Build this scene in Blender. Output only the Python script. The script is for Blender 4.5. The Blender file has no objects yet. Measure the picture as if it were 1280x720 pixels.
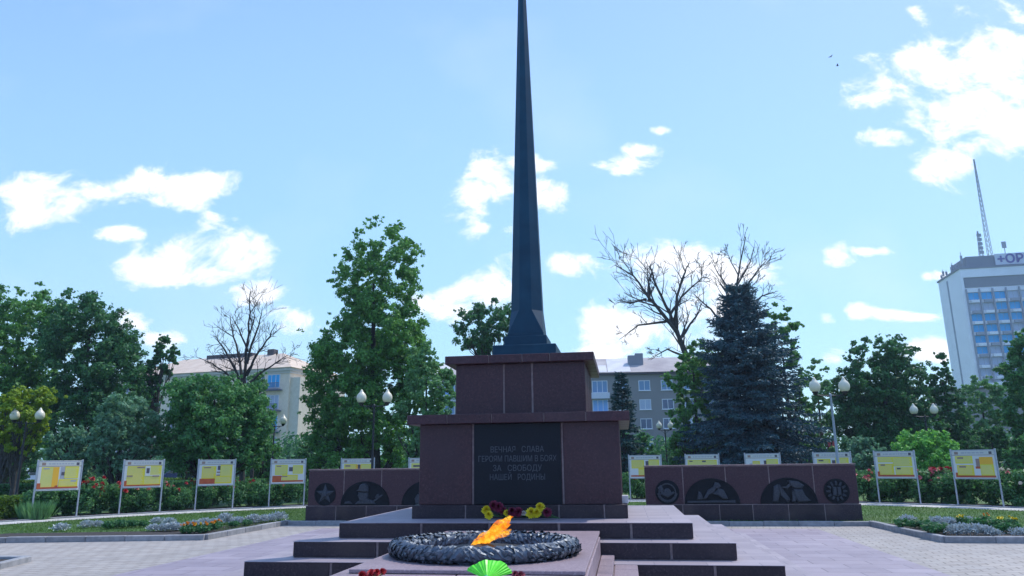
import bpy, math, random
import numpy as np
from mathutils import Vector, Matrix
random.seed(7)
RNG = np.random.default_rng(11)
R_ = math.radians
sc = bpy.context.scene
COL = sc.collection

# ------------------------------------------------------------------ camera
F, PITCH, ROLL, YAW, CX, CZ = 912.45, .2347, .0121, .1463, 1.5663, 1.65
C0 = np.array([CX, 0, CZ])
FW = np.array([-math.sin(YAW) * math.cos(PITCH), math.cos(YAW) * math.cos(PITCH), math.sin(PITCH)])
RT = np.array([math.cos(YAW), math.sin(YAW), 0.])
UP = np.cross(RT, FW)
RT2 = RT * math.cos(ROLL) - UP * math.sin(ROLL)
UP2 = UP * math.cos(ROLL) + RT * math.sin(ROLL)
FH = np.array([-math.sin(YAW), math.cos(YAW), 0.])
cam = bpy.data.cameras.new('camera')
cam.sensor_width = 36
cam.lens = 36 * F / 1280
cam.clip_start = .05
cam.clip_end = 3000
co = bpy.data.objects.new('camera', cam)
COL.objects.link(co)
co.matrix_world = Matrix(((RT2[0], UP2[0], -FW[0], CX), (RT2[1], UP2[1], -FW[1], 0), (RT2[2], UP2[2], -FW[2], CZ), (0, 0, 0, 1)))
sc.camera = co


def ray(a, b):
    return FW * F + RT2 * (a - 640) - UP2 * (b - 360)


def ground(a, b, z=0.):
    q = ray(a, b)
    return C0 + q * (z - CZ) / q[2]


def at(a, b, d):
    q = ray(a, b)
    return C0 + q * d / (q @ FH)


# ------------------------------------------------------------------ light
SUN_EL, SUN_AZ = R_(57), R_(46)          # azimuth clockwise from +Y
SUN_DIR = Vector((math.sin(SUN_AZ) * math.cos(SUN_EL), math.cos(SUN_AZ) * math.cos(SUN_EL), math.sin(SUN_EL)))
sun = bpy.data.lights.new('sun', 'SUN')
sun.energy = 3.3
sun.angle = R_(.53)
sun.color = (1, .955, .89)
so = bpy.data.objects.new('sun', sun)
COL.objects.link(so)
so.rotation_euler = SUN_DIR.to_track_quat('Z', 'Y').to_euler()

sc.view_settings.view_transform = 'Standard'
sc.view_settings.look = 'None'
sc.view_settings.gamma = 1
sc.view_settings.exposure = .2
SKY_STRENGTH = .13
HAZE = .0005
CLOUD = 1.2
world = bpy.data.worlds.new('World')
sc.world = world
world.use_nodes = True
try:
    sc.cycles.max_bounces = 6
    sc.cycles.transparent_max_bounces = 8
    sc.cycles.volume_bounces = 0
    sc.cycles.use_denoising = True
except Exception:
    pass


def build_world():
    nt = world.node_tree
    nt.nodes.clear()
    N, L = nt.nodes, nt.links

    def new(t, **k):
        n = N.new(t)
        for a, b in k.items():
            setattr(n, a, b)
        return n

    def sock(n, i, v):
        if hasattr(v, 'node'):
            L.new(v, n.inputs[i])
        else:
            n.inputs[i].default_value = v

    def m(op, a, b=0., c=None):
        n = new('ShaderNodeMath', operation=op)
        sock(n, 0, a)
        sock(n, 1, b)
        if c is not None:
            sock(n, 2, c)
        return n.outputs[0]

    def dot(a, v):
        n = new('ShaderNodeVectorMath', operation='DOT_PRODUCT')
        L.new(a, n.inputs[0])
        n.inputs[1].default_value = v
        return n.outputs['Value']
    out = new('ShaderNodeOutputWorld')
    bg = new('ShaderNodeBackground')
    bg.inputs[1].default_value = SKY_STRENGTH
    L.new(bg.outputs[0], out.inputs[0])
    sky = new('ShaderNodeTexSky', sky_type='NISHITA')
    sky.sun_disc = False
    sky.sun_elevation = SUN_EL
    sky.sun_rotation = SUN_AZ
    sky.altitude = 100
    sky.air_density = 1.0
    sky.dust_density = 1.6
    sky.ozone_density = 1.0
    geo = new('ShaderNodeTexCoord')
    D = geo.outputs['Generated']
    f = m('MAXIMUM', dot(D, tuple(FH)), .05)
    u = m('DIVIDE', dot(D, tuple(RT)), f)
    v = m('DIVIDE', dot(D, (0, 0, 1)), f)
    cmb = new('ShaderNodeCombineXYZ')
    L.new(u, cmb.inputs[0])
    L.new(m('MULTIPLY', v, 1.35), cmb.inputs[1])
    nz = new('ShaderNodeTexNoise')
    nz.inputs['Scale'].default_value = 12
    nz.inputs['Detail'].default_value = 9
    nz.inputs['Roughness'].default_value = .62
    nz.inputs['Distortion'].default_value = .35
    L.new(cmb.outputs[0], nz.inputs['Vector'])
    nn = m('SUBTRACT', nz.outputs[0], .5)
    # clouds of that afternoon: centre and half axes, in degrees-like tangent units
    blobs = [(60, 250, 62, 34), (105, 240, 50, 22), (205, 238, 82, 26), (240, 226, 55, 16), (150, 290, 38, 12),
             (215, 330, 68, 30), (262, 302, 52, 34), (300, 318, 46, 36), (245, 345, 95, 16), (318, 362, 46, 17), (372, 405, 36, 20), (170, 400, 30, 16), (205, 425, 34, 16),
             (610, 245, 44, 48), (680, 240, 36, 20), (620, 285, 40, 14), (660, 205, 36, 14), (630, 355, 36, 30), (585, 372, 62, 22), (710, 328, 42, 18), (560, 385, 40, 18),
             (775, 205, 40, 18), (797, 188, 26, 12), (826, 163, 14, 7),
             (835, 340, 62, 36), (870, 375, 80, 50), (800, 410, 54, 40), (940, 340, 40, 18), (770, 440, 60, 18),
             (1200, 110, 96, 62), (1255, 70, 74, 66), (1110, 115, 66, 22), (1235, 170, 92, 40), (1190, 205, 40, 30), (1290, 140, 90, 90), (1110, 175, 46, 14), (1148, 20, 16, 16), (1160, 75, 46, 26),
             (900, 340, 60, 22), (815, 365, 40, 34), (770, 415, 50, 30), (1045, 325, 24, 18), (1085, 314, 28, 7), (1072, 388, 28, 13), (1034, 398, 16, 10), (1115, 392, 40, 8), (1170, 345, 24, 7), (1165, 440, 30, 16), (1155, 395, 40, 6), (1040, 447, 20, 10)]
    acc = None
    for (bx, by, rx, ry) in blobs:
        q = ray(bx, by)
        q = q / (q @ FH)
        k = 1 / (1 + .22 * q[2])
        cu, cv = float(q @ RT), float(q[2])
        ru, rv = rx / 912 * 1.25, ry / 912 * 1.35
        a = m('MULTIPLY', m('SUBTRACT', u, cu), 1 / ru)
        b = m('MULTIPLY', m('SUBTRACT', v, cv), 1 / rv)
        d = m('SUBTRACT', 1., m('SQRT', m('MULTIPLY_ADD', a, a, m('MULTIPLY', b, b))))
        acc = d if acc is None else m('SMOOTH_MAX', acc, d, .15)
    dens = m('ADD', m('MINIMUM', acc, .62), m('MULTIPLY', nn, 3.3))
    mr = new('ShaderNodeMapRange', interpolation_type='SMOOTHSTEP')
    L.new(dens, mr.inputs[0])
    mr.inputs[1].default_value = .1
    mr.inputs[2].default_value = .85
    # thin veil of high cloud
    nz2 = new('ShaderNodeTexNoise')
    nz2.inputs['Scale'].default_value = 2.2
    nz2.inputs['Detail'].default_value = 4
    L.new(cmb.outputs[0], nz2.inputs['Vector'])
    mr2 = new('ShaderNodeMapRange')
    L.new(nz2.outputs[0], mr2.inputs[0])
    mr2.inputs[1].default_value = .5
    mr2.inputs[2].default_value = .85
    mr2.inputs[4].default_value = .22
    fac = m('MAXIMUM', mr.outputs[0], mr2.outputs[0])
    shade = new('ShaderNodeMapRange')
    L.new(dens, shade.inputs[0])
    shade.inputs[1].default_value = .75
    shade.inputs[2].default_value = 1.5
    shade.inputs[3].default_value = 1.0
    shade.inputs[4].default_value = .86
    cc = new('ShaderNodeVectorMath', operation='SCALE')
    c = CLOUD / SKY_STRENGTH
    cc.inputs[0].default_value = (c, c * 1.0, c * 1.02)
    L.new(shade.outputs[0], cc.inputs['Scale'])
    # pale summer air: the sky itself is milky
    tint = new('ShaderNodeMix', data_type='RGBA', blend_type='MULTIPLY')
    tint.inputs[0].default_value = 1
    L.new(sky.outputs[0], tint.inputs[6])
    tint.inputs[7].default_value = SKY_TINT
    milk = new('ShaderNodeMix', data_type='RGBA')
    milk.inputs[0].default_value = MILK
    L.new(tint.outputs[2], milk.inputs[6])
    k = MILK_V / SKY_STRENGTH
    mc = new('ShaderNodeMix', data_type='RGBA')
    me_ = new('ShaderNodeMapRange')
    L.new(v, me_.inputs[0])
    me_.inputs[1].default_value = .08
    me_.inputs[2].default_value = .75
    L.new(me_.outputs[0], mc.inputs[0])
    mc.inputs[6].default_value = (.46 * k, .85 * k, 1.12 * k, 1)
    mc.inputs[7].default_value = (.29 * k, .54 * k, 1.12 * k, 1)
    L.new(mc.outputs[2], milk.inputs[7])
    mix = new('ShaderNodeMix', data_type='RGBA')
    L.new(fac, mix.inputs[0])
    L.new(milk.outputs[2], mix.inputs[6])
    L.new(cc.outputs[0], mix.inputs[7])
    L.new(mix.outputs[2], bg.inputs[0])


SKY_TINT = (.95, 1.0, 1.08, 1)
MILK, MILK_V = .64, 1.16
build_world()


# ------------------------------------------------------------------ helpers
def tag(o, label=None, cat=None, group=None, kind=None):
    if label:
        o['label'] = label
    if cat:
        o['category'] = cat
    if group:
        o['group'] = group
    if kind:
        o['kind'] = kind
    return o


def empty(name, loc=(0, 0, 0), rz=0, label=None, cat=None, group=None):
    o = bpy.data.objects.new(name, None)
    COL.objects.link(o)
    o.location = loc
    o.rotation_euler = (0, 0, rz)
    o.empty_display_size = .1
    return tag(o, label, cat, group)


class MB:
    def __init__(s):
        s.v, s.f, s.mi = [], [], []
        s.T = Matrix()

    def add(s, vs, fs, mi=0):
        n = len(s.v)
        s.v += [tuple(s.T @ Vector(p)) for p in vs]
        s.f += [tuple(i + n for i in f) for f in fs]
        s.mi += [mi] * len(fs)
        return s

    def box(s, x0, x1, y0, y1, z0, z1, mi=0):
        if x0 > x1:
            x0, x1 = x1, x0
        vs = [(x, y, z) for z in (z0, z1) for y in (y0, y1) for x in (x0, x1)]
        return s.add(vs, [(0, 2, 3, 1), (4, 5, 7, 6), (0, 1, 5, 4), (2, 6, 7, 3), (0, 4, 6, 2), (1, 3, 7, 5)], mi)

    def bbox(s, x0, x1, y0, y1, z0, z1, b=.01, mi=0):
        """box with chamfered edges"""
        if x0 > x1:
            x0, x1 = x1, x0
        ring = lambda i, z: [(x0 + i, y0 + b + 0, z), (x0 + b, y0 + i, z), (x1 - b, y0 + i, z), (x1 - i, y0 + b, z), (x1 - i, y1 - b, z), (x1 - b, y1 - i, z), (x0 + b, y1 - i, z), (x0 + i, y1 - b, z)]
        ins = lambda z: [(x0 + b, y0 + b, z), (x0 + b, y0 + b, z), (x1 - b, y0 + b, z), (x1 - b, y0 + b, z), (x1 - b, y1 - b, z), (x1 - b, y1 - b, z), (x0 + b, y1 - b, z), (x0 + b, y1 - b, z)]
        t = [(x0 + b, y0 + b, z1), (x1 - b, y0 + b, z1), (x1 - b, y1 - b, z1), (x0 + b, y1 - b, z1)]
        bt = [(x, y, z0) for x, y, _ in t]
        vs = bt + ring(0, z0 + b) + ring(0, z1 - b) + t
        fs = [(3, 2, 1, 0), (20, 21, 22, 23)]
        for i in range(8):
            j = (i + 1) % 8
            fs.append((4 + i, 4 + j, 12 + j, 12 + i))
        c = [0, 0, 1, 1, 2, 2, 3, 3]
        for i in range(8):
            j = (i + 1) % 8
            if c[i] == c[j]:
                fs.append((12 + i, 12 + j, 20 + c[i]))
                fs.append((4 + j, 4 + i, c[i]))
            else:
                fs.append((12 + i, 12 + j, 20 + c[j], 20 + c[i]))
                fs.append((4 + j, 4 + i, c[i], c[j]))
        return s.add(vs, fs, mi)

    def prism(s, pts, z0, z1, mi=0):
        n = len(pts)
        vs = [(x, y, z0) for x, y in pts] + [(x, y, z1) for x, y in pts]
        fs = [tuple(range(n - 1, -1, -1)), tuple(range(n, 2 * n))]
        fs += [(i, (i + 1) % n, n + (i + 1) % n, n + i) for i in range(n)]
        return s.add(vs, fs, mi)

    def plate(s, pts, y0, y1, mi=0):
        """outline in the XZ plane given thickness along y"""
        n = len(pts)
        vs = [(x, y0, z) for x, z in pts] + [(x, y1, z) for x, z in pts]
        fs = [tuple(range(n)), tuple(range(2 * n - 1, n - 1, -1))]
        fs += [(i, n + i, n + (i + 1) % n, (i + 1) % n) for i in range(n)]
        return s.add(vs, fs, mi)

    def lathe(s, prof, c=(0, 0, 0), n=16, mi=0):
        vs, fs = [], []
        for r, z in prof:
            for k in range(n):
                a = 2 * math.pi * k / n
                vs.append((c[0] + r * math.cos(a), c[1] + r * math.sin(a), c[2] + z))
        for i in range(len(prof) - 1):
            for k in range(n):
                l = (k + 1) % n
                fs.append((i * n + k, i * n + l, (i + 1) * n + l, (i + 1) * n + k))
        fs.append(tuple(range(n - 1, -1, -1)))
        m = (len(prof) - 1) * n
        fs.append(tuple(range(m, m + n)))
        return s.add(vs, fs, mi)

    def tube(s, pts, rad, n=6, mi=0):
        pts = [Vector(p) for p in pts]
        if not hasattr(rad, '__len__'):
            rad = [rad] * len(pts)
        vs, fs = [], []
        for i, p in enumerate(pts):
            t = (pts[min(i + 1, len(pts) - 1)] - pts[max(i - 1, 0)])
            t = t.normalized() if t.length > 1e-9 else Vector((0, 0, 1))
            a = t.cross(Vector((0.31, .95, .02)) if abs(t.y) < .9 else Vector((1, 0, 0))).normalized()
            b = t.cross(a)
            for k in range(n):
                w = 2 * math.pi * k / n
                vs.append(p + (a * math.cos(w) + b * math.sin(w)) * rad[i])
        for i in range(len(pts) - 1):
            for k in range(n):
                l = (k + 1) % n
                fs.append((i * n + k, i * n + l, (i + 1) * n + l, (i + 1) * n + k))
        fs.append(tuple(range(n - 1, -1, -1)))
        m = (len(pts) - 1) * n
        fs.append(tuple(range(m, m + n)))
        return s.add(vs, fs, mi)

    def build(s, name, mats, parent=None, smooth=False):
        me = bpy.data.meshes.new(name)
        me.from_pydata(s.v, [], s.f)
        me.polygons.foreach_set('material_index', s.mi)
        if smooth:
            me.polygons.foreach_set('use_smooth', [True] * len(s.f))
        for mm in (mats if isinstance(mats, (list, tuple)) else [mats]):
            me.materials.append(mm)
        me.update()
        o = bpy.data.objects.new(name, me)
        COL.objects.link(o)
        if parent:
            o.parent = parent
        return o


def quads(name, V, mats, parent=None, mi=None, nv=4):
    """V: (n, nv, 3) array -> one mesh of n faces"""
    n = len(V)
    me = bpy.data.meshes.new(name)
    me.vertices.add(n * nv)
    me.vertices.foreach_set('co', np.ascontiguousarray(V, dtype=np.float32).ravel())
    me.loops.add(n * nv)
    me.loops.foreach_set('vertex_index', np.arange(n * nv, dtype=np.int32))
    me.polygons.add(n)
    me.polygons.foreach_set('loop_start', np.arange(0, n * nv, nv, dtype=np.int32))
    if mi is not None:
        me.polygons.foreach_set('material_index', np.asarray(mi, dtype=np.int32))
    for mm in (mats if isinstance(mats, (list, tuple)) else [mats]):
        me.materials.append(mm)
    me.update(calc_edges=True)
    o = bpy.data.objects.new(name, me)
    COL.objects.link(o)
    if parent:
        o.parent = parent
    return o


def copy_tree(o, parent=None):
    c = o.copy()
    COL.objects.link(c)
    c.parent = parent
    for ch in [q for q in o.children]:
        copy_tree(ch, c)
    return c


# ------------------------------------------------------------------ materials
def mat(name, color, rough=.6, metal=0., spec=None):
    m = bpy.data.materials.new(name)
    m.use_nodes = True
    b = m.node_tree.nodes['Principled BSDF']
    b.inputs['Base Color'].default_value = (*color, 1)
    b.inputs['Roughness'].default_value = rough
    b.inputs['Metallic'].default_value = metal
    if spec is not None:
        b.inputs['Specular IOR Level'].default_value = spec
    return m


def noisy(name, c1, c2, scale=5., rough=.6, metal=0., detail=6., bump=0., lo=.35, hi=.65, coord='Object', spec=None, speck=None, rvar=0., big=None, big2=None, island=None):
    """procedural surface: two colours mixed by noise, optional speckle, bump, large stains"""
    m = mat(name, c1, rough, metal, spec)
    nt = m.node_tree
    N, L = nt.nodes, nt.links
    b = N['Principled BSDF']
    tc = N.new('ShaderNodeTexCoord')
    n = N.new('ShaderNodeTexNoise')
    n.inputs['Scale'].default_value = scale
    n.inputs['Detail'].default_value = detail
    L.new(tc.outputs[coord], n.inputs['Vector'])
    mr = N.new('ShaderNodeMapRange')
    mr.inputs[1].default_value = lo
    mr.inputs[2].default_value = hi
    L.new(n.outputs[0], mr.inputs[0])
    mx = N.new('ShaderNodeMix')
    mx.data_type = 'RGBA'
    L.new(mr.outputs[0], mx.inputs[0])
    mx.inputs[6].default_value = (*c1, 1)
    mx.inputs[7].default_value = (*c2, 1)
    col = mx.outputs[2]
    if speck:
        sc_, sv, amt = speck
        vo = N.new('ShaderNodeTexVoronoi')
        vo.inputs['Scale'].default_value = sc_
        L.new(tc.outputs[coord], vo.inputs['Vector'])
        sepc = N.new('ShaderNodeSeparateColor')
        L.new(vo.outputs['Color'], sepc.inputs[0])
        mr3 = N.new('ShaderNodeMapRange')
        mr3.inputs[1].default_value = 1 - amt
        mr3.inputs[2].default_value = 1
        L.new(sepc.outputs[0], mr3.inputs[0])
        mx3 = N.new('ShaderNodeMix')
        mx3.data_type = 'RGBA'
        L.new(mr3.outputs[0], mx3.inputs[0])
        L.new(col, mx3.inputs[6])
        mx3.inputs[7].default_value = (*sv, 1)
        col = mx3.outputs[2]
    for bg_ in (big, big2):
        if not bg_:
            continue
        bs, bc, bf = bg_
        n2 = N.new('ShaderNodeTexNoise')
        n2.inputs['Scale'].default_value = bs
        n2.inputs['Detail'].default_value = 5
        L.new(tc.outputs[coord], n2.inputs['Vector'])
        mr2 = N.new('ShaderNodeMapRange')
        mr2.inputs[1].default_value = .5
        mr2.inputs[2].default_value = .75
        mr2.inputs[4].default_value = bf
        L.new(n2.outputs[0], mr2.inputs[0])
        mx2 = N.new('ShaderNodeMix')
        mx2.data_type = 'RGBA'
        L.new(mr2.outputs[0], mx2.inputs[0])
        L.new(col, mx2.inputs[6])
        mx2.inputs[7].default_value = (*bc, 1)
        col = mx2.outputs[2]
    if island:
        g = N.new('ShaderNodeNewGeometry')
        mi_ = N.new('ShaderNodeMapRange')
        mi_.inputs[3].default_value, mi_.inputs[4].default_value = island
        L.new(g.outputs['Random Per Island'], mi_.inputs[0])
        vs_ = N.new('ShaderNodeVectorMath')
        vs_.operation = 'SCALE'
        L.new(col, vs_.inputs[0])
        L.new(mi_.outputs[0], vs_.inputs['Scale'])
        col = vs_.outputs[0]
    L.new(col, b.inputs['Base Color'])
    if rvar:
        mr4 = N.new('ShaderNodeMapRange')
        mr4.inputs[3].default_value = rough - rvar
        mr4.inputs[4].default_value = rough + rvar
        L.new(n.outputs[0], mr4.inputs[0])
        L.new(mr4.outputs[0], b.inputs['Roughness'])
    if bump:
        bp = N.new('ShaderNodeBump')
        bp.inputs['Strength'].default_value = bump
        bp.inputs['Distance'].default_value = .02
        L.new(n.outputs[0], bp.inputs['Height'])
        L.new(bp.outputs[0], b.inputs['Normal'])
    return m


def paving(name, c1, c2, joint, bw, bh, msize=.012, rough=.7, offset=.5, rot=0., stain=(.5, (.2, .19, .2), .35), bump=.3, vscale=None, stain2=None):
    m = mat(name, c1, rough)
    nt = m.node_tree
    N, L = nt.nodes, nt.links
    b = N['Principled BSDF']
    tc = N.new('ShaderNodeTexCoord')
    mp = N.new('ShaderNodeMapping')
    mp.inputs['Rotation'].default_value = (0, 0, rot)
    L.new(tc.outputs['Object'], mp.inputs[0])
    br = N.new('ShaderNodeTexBrick')
    br.offset = offset
    br.inputs['Scale'].default_value = 1
    br.inputs['Brick Width'].default_value = bw
    br.inputs['Row Height'].default_value = bh
    br.inputs['Mortar Size'].default_value = msize
    br.inputs['Mortar Smooth'].default_value = .2
    br.inputs['Color1'].default_value = (*c1, 1)
    br.inputs['Color2'].default_value = (*c2, 1)
    br.inputs['Mortar'].default_value = (*joint, 1)
    L.new(mp.outputs[0], br.inputs['Vector'])
    col = br.outputs['Color']
    for (s, c, f) in ([stain] + ([stain2] if stain2 else [])):
        n = N.new('ShaderNodeTexNoise')
        n.inputs['Scale'].default_value = s
        n.inputs['Detail'].default_value = 8
        n.inputs['Roughness'].default_value = .6
        L.new(tc.outputs['Object'], n.inputs['Vector'])
        mr = N.new('ShaderNodeMapRange')
        mr.inputs[1].default_value = .42
        mr.inputs[2].default_value = .72
        mr.inputs[4].default_value = f
        L.new(n.outputs[0], mr.inputs[0])
        mx = N.new('ShaderNodeMix')
        mx.data_type = 'RGBA'
        L.new(mr.outputs[0], mx.inputs[0])
        L.new(col, mx.inputs[6])
        mx.inputs[7].default_value = (*c, 1)
        col = mx.outputs[2]
    L.new(col, b.inputs['Base Color'])
    bp = N.new('ShaderNodeBump')
    bp.inputs['Strength'].default_value = bump
    bp.inputs['Distance'].default_value = .01
    bp.invert = True
    L.new(br.outputs['Fac'], bp.inputs['Height'])
    L.new(bp.outputs[0], b.inputs['Normal'])
    return m


def leafmat(name, c1, c2, trans=.35, rough=.55):
    """leaf: colour varies from leaf to leaf, some light passes through"""
    m = bpy.data.materials.new(name)
    m.use_nodes = True
    nt = m.node_tree
    N, L = nt.nodes, nt.links
    b = N['Principled BSDF']
    g = N.new('ShaderNodeNewGeometry')
    mx = N.new('ShaderNodeMix')
    mx.data_type = 'RGBA'
    L.new(g.outputs['Random Per Island'], mx.inputs[0])
    mx.inputs[6].default_value = (*c1, 1)
    mx.inputs[7].default_value = (*c2, 1)
    L.new(mx.outputs[2], b.inputs['Base Color'])
    b.inputs['Roughness'].default_value = rough
    b.inputs['Specular IOR Level'].default_value = .3
    tr = N.new('ShaderNodeBsdfTranslucent')
    hs = N.new('ShaderNodeHueSaturation')
    hs.inputs['Hue'].default_value = .485
    hs.inputs['Saturation'].default_value = 1.1
    hs.inputs['Value'].default_value = 1.3
    L.new(mx.outputs[2], hs.inputs['Color'])
    L.new(hs.outputs[0], tr.inputs[0])
    ms = N.new('ShaderNodeMixShader')
    ms.inputs[0].default_value = trans
    L.new(b.outputs[0], ms.inputs[1])
    L.new(tr.outputs[0], ms.inputs[2])
    L.new(ms.outputs[0], N['Material Output'].inputs[0])
    return m


GRANITE = noisy('purple_granite', (.043, .0165, .021), (.073, .029, .034), 26, .36, detail=8, speck=(75, (.095, .052, .06), .12), rvar=.1, big=(1.3, (.032, .014, .02), .7), spec=.3, island=(.78, 1.18), big2=(.7, (.085, .05, .055), .5))
GRANITE_D = noisy('dark_polished_granite', (.021, .014, .02), (.04, .026, .033), 30, .42, detail=8, speck=(80, (.07, .05, .056), .14), rvar=.08, big=(2.1, (.018, .013, .018), .6), spec=.3, island=(.7, 1.3), big2=(1.6, (.085, .06, .055), .55))
GRANITE_W = noisy('maroon_granite', (.045, .019, .025), (.07, .031, .038), 24, .45, detail=8, speck=(70, (.1, .06, .07), .14), rvar=.06, big=(.9, (.04, .019, .026), .6), spec=.3, island=(.82, 1.18))
MORTAR = noisy('mortar', (.18, .135, .13), (.27, .21, .2), 14, .9, big=(3, (.12, .075, .07), .6))
TREAD = paving('lilac_stone_slabs', (.285, .24, .265), (.37, .315, .34), (.19, .17, .2), .62, .3, .007, .55, stain=(1.4, (.19, .165, .19), .45), bump=.2)
SLAB = noisy('pink_grey_granite', (.24, .175, .195), (.33, .25, .27), 40, .5, speck=(90, (.42, .34, .35), .15), big=(2, (.2, .15, .17), .7), island=(.85, 1.12))
BLACK = noisy('black_granite', (.003, .005, .009), (.006, .009, .014), 40, .42, big=(2, (.008, .011, .017), .5), spec=.22)
LETTER = mat('engraved_grey', (.055, .068, .082), .6)
RELIEF = noisy('dark_cast_iron', (.032, .037, .046), (.055, .062, .074), 30, .6, .1, spec=.3)
RELIEF_B = noisy('black_cast_iron', (.004, .006, .009), (.008, .01, .014), 20, .65, spec=.2)
BRONZE = noisy('dark_cast_metal', (.07, .09, .115), (.12, .145, .175), 25, .45, .35, bump=.25)
BRONZE_D = mat('blackened_metal', (.01, .012, .015), .5, .3)
PAINT = noisy('dark_blue_green_paint', (.003, .036, .066), (.006, .05, .086), 3, .5, rvar=.06, big=(.8, (.003, .03, .056), .6), spec=.25)
PAVERS = paving('grey_block_pavers', (.32, .285, .25), (.4, .36, .32), (.15, .132, .115), .3, .2, .013, .8, rot=R_(8), stain=(.3, (.2, .185, .175), .75), stain2=(3, (.38, .36, .34), .5))
LILAC = paving('lilac_pavement_slabs', (.265, .22, .25), (.355, .3, .335), (.145, .12, .135), .9, .45, .013, .6, stain=(.5, (.185, .155, .19), .7), stain2=(5, (.33, .3, .36), .35), bump=.2)
KERB = noisy('concrete_kerb', (.24, .245, .25), (.33, .33, .335), 9, .85, bump=.25, big=(1, (.17, .17, .17), .5), island=(.82, 1.12))
PATHM = noisy('pale_concrete_path', (.42, .41, .38), (.55, .53, .49), 6, .9, bump=.2, big=(.7, (.33, .33, .31), .5))
LAWN = noisy('lawn_turf', (.034, .085, .014), (.075, .16, .026), 1.3, .9, bump=.6, big=(.25, (.11, .13, .045), .5))
SOIL = noisy('dark_soil', (.022, .017, .013), (.05, .038, .03), 9, .95, bump=.8)
ASPHALT = noisy('asphalt', (.07, .07, .075), (.1, .1, .105), 8, .9)
BARK = noisy('grey_bark', (.035, .03, .027), (.075, .066, .06), 9, .9, bump=.6)
BARK_D = noisy('dark_bark', (.022, .02, .02), (.05, .045, .045), 9, .9, bump=.5)
BARK_R = noisy('reddish_bark', (.08, .045, .035), (.14, .08, .06), 9, .9, bump=.5)
STEEL = noisy('galvanised_steel', (.36, .39, .43), (.46, .48, .52), 12, .42, .55)
WHITEP = mat('poster_white', (.62, .62, .6), .5)
HEADP = mat('poster_header', (.55, .55, .5), .5)
YEL = noisy('poster_yellow', (.75, .6, .025), (.66, .58, .04), 2.2, .5)
YEL2 = noisy('poster_pale_yellow', (.6, .58, .07), (.72, .62, .05), 2.2, .5)
ORG = mat('poster_orange', (.8, .42, .03), .5)
REDP = noisy('poster_red', (.36, .045, .025), (.5, .12, .03), 3, .5)
INKP = mat('poster_ink', (.09, .075, .09), .6)
BROWNP = mat('poster_brown', (.3, .2, .16), .6)
GREYP = mat('poster_grey', (.36, .36, .4), .6)
LAMPBLACK = mat('black_lamp_iron', (.018, .02, .024), .5, .2)
LAMPGREY = mat('grey_painted_pole', (.3, .34, .38), .5)
GLOBE = mat('cream_lamp_glass', (.78, .74, .56), .35)
GLOBE.node_tree.nodes['Principled BSDF'].inputs['Transmission Weight'].default_value = .15
WALLC = noisy('cream_render', (.78, .63, .46), (.84, .7, .53), 2, .9, big=(.15, (.66, .54, .4), .6))
WALLG = paving('grey_brick_wall', (.27, .25, .25), (.33, .31, .3), (.24, .23, .22), 1.2, .6, .05, .9, stain=(.1, (.24, .22, .22), .4))
ROOFC = noisy('beige_corrugated_roof', (.58, .44, .32), (.68, .54, .41), .8, .8, big=(.12, (.4, .33, .28), .8))
ROOFG = noisy('patched_slate_roof', (.36, .32, .31), (.48, .43, .4), .5, .85, big=(.1, (.27, .22, .22), .9))
ROOFW = noisy('pale_roof_sheet', (.56, .54, .53), (.66, .64, .62), .5, .8)
TRIMM = mat('dark_eave', (.06, .05, .055), .8)
PLASTIC = mat('white_frame', (.7, .72, .74), .5)
GLASS = mat('window_glass', (.05, .09, .15), .08, spec=.8)
GLASSB = mat('blue_window_glass', (.02, .38, .72), .35, spec=.3)
GLASSP = mat('pale_blue_window_glass', (.14, .27, .42), .25, spec=.5)
CURTAIN = mat('pale_blind', (.4, .47, .58), .5)
BALC = mat('balcony_rail', (.12, .13, .2), .6)
BLUEP = mat('blue_balcony_wall', (.2, .4, .68), .7)
HOTEL = noisy('white_panel_wall', (.78, .78, .8), (.84, .84, .86), .3, .85, big=(.05, (.5, .52, .58), .6))
HOTEL_S = mat('grey_panel', (.3, .32, .36), .8)
CONC = mat('grey_concrete', (.22, .23, .26), .85)
SIGNP = mat('purple_sign_paint', (.12, .1, .3), .5)
SIGNW = mat('white_sign_board', (.6, .62, .68), .6)
WHITECAR = mat('white_car_paint', (.75, .76, .78), .25)
BLUECAR = mat('dark_blue_car_paint', (.02, .04, .11), .25)
TYRE = mat('tyre_rubber', (.015, .015, .016), .8)
RIM = mat('wheel_rim', (.4, .41, .43), .3, .8)
CARGLASS = mat('car_glass', (.015, .02, .025), .08, spec=.8)
LIGHTW = mat('headlamp_glass', (.7, .7, .68), .15)
LIGHTR = mat('tail_lamp_red', (.4, .02, .02), .2)

L_DARK = leafmat('dark_green_leaves', (0.0327, 0.1108, 0.0515), (0.0869, 0.2442, 0.0772))
L_MID = leafmat('mid_green_leaves', (0.0489, 0.1563, 0.058), (0.1223, 0.3256, 0.09))
L_MAPLE = leafmat('olive_green_leaves', (0.0598, 0.1792, 0.0547), (0.1575, 0.3745, 0.0805))
L_YEL = leafmat('yellow_green_leaves', (.16, .27, .02), (.3, .42, .04))
L_GREY = leafmat('grey_green_leaves', (0.0952, 0.215, 0.1286), (0.2039, 0.3745, 0.2091))
L_WILL = leafmat('willow_leaves', (0.0869, 0.2279, 0.0964), (0.2039, 0.4071, 0.1448))
L_BRIGHT = leafmat('bright_green_leaves', (0.0805, 0.2669, 0.0613), (0.2214, 0.5337, 0.1072))
L_BLUE = leafmat('blue_spruce_needles', (0.0207, 0.0595, 0.0745), (0.069, 0.1488, 0.1759), .08, .6)
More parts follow.
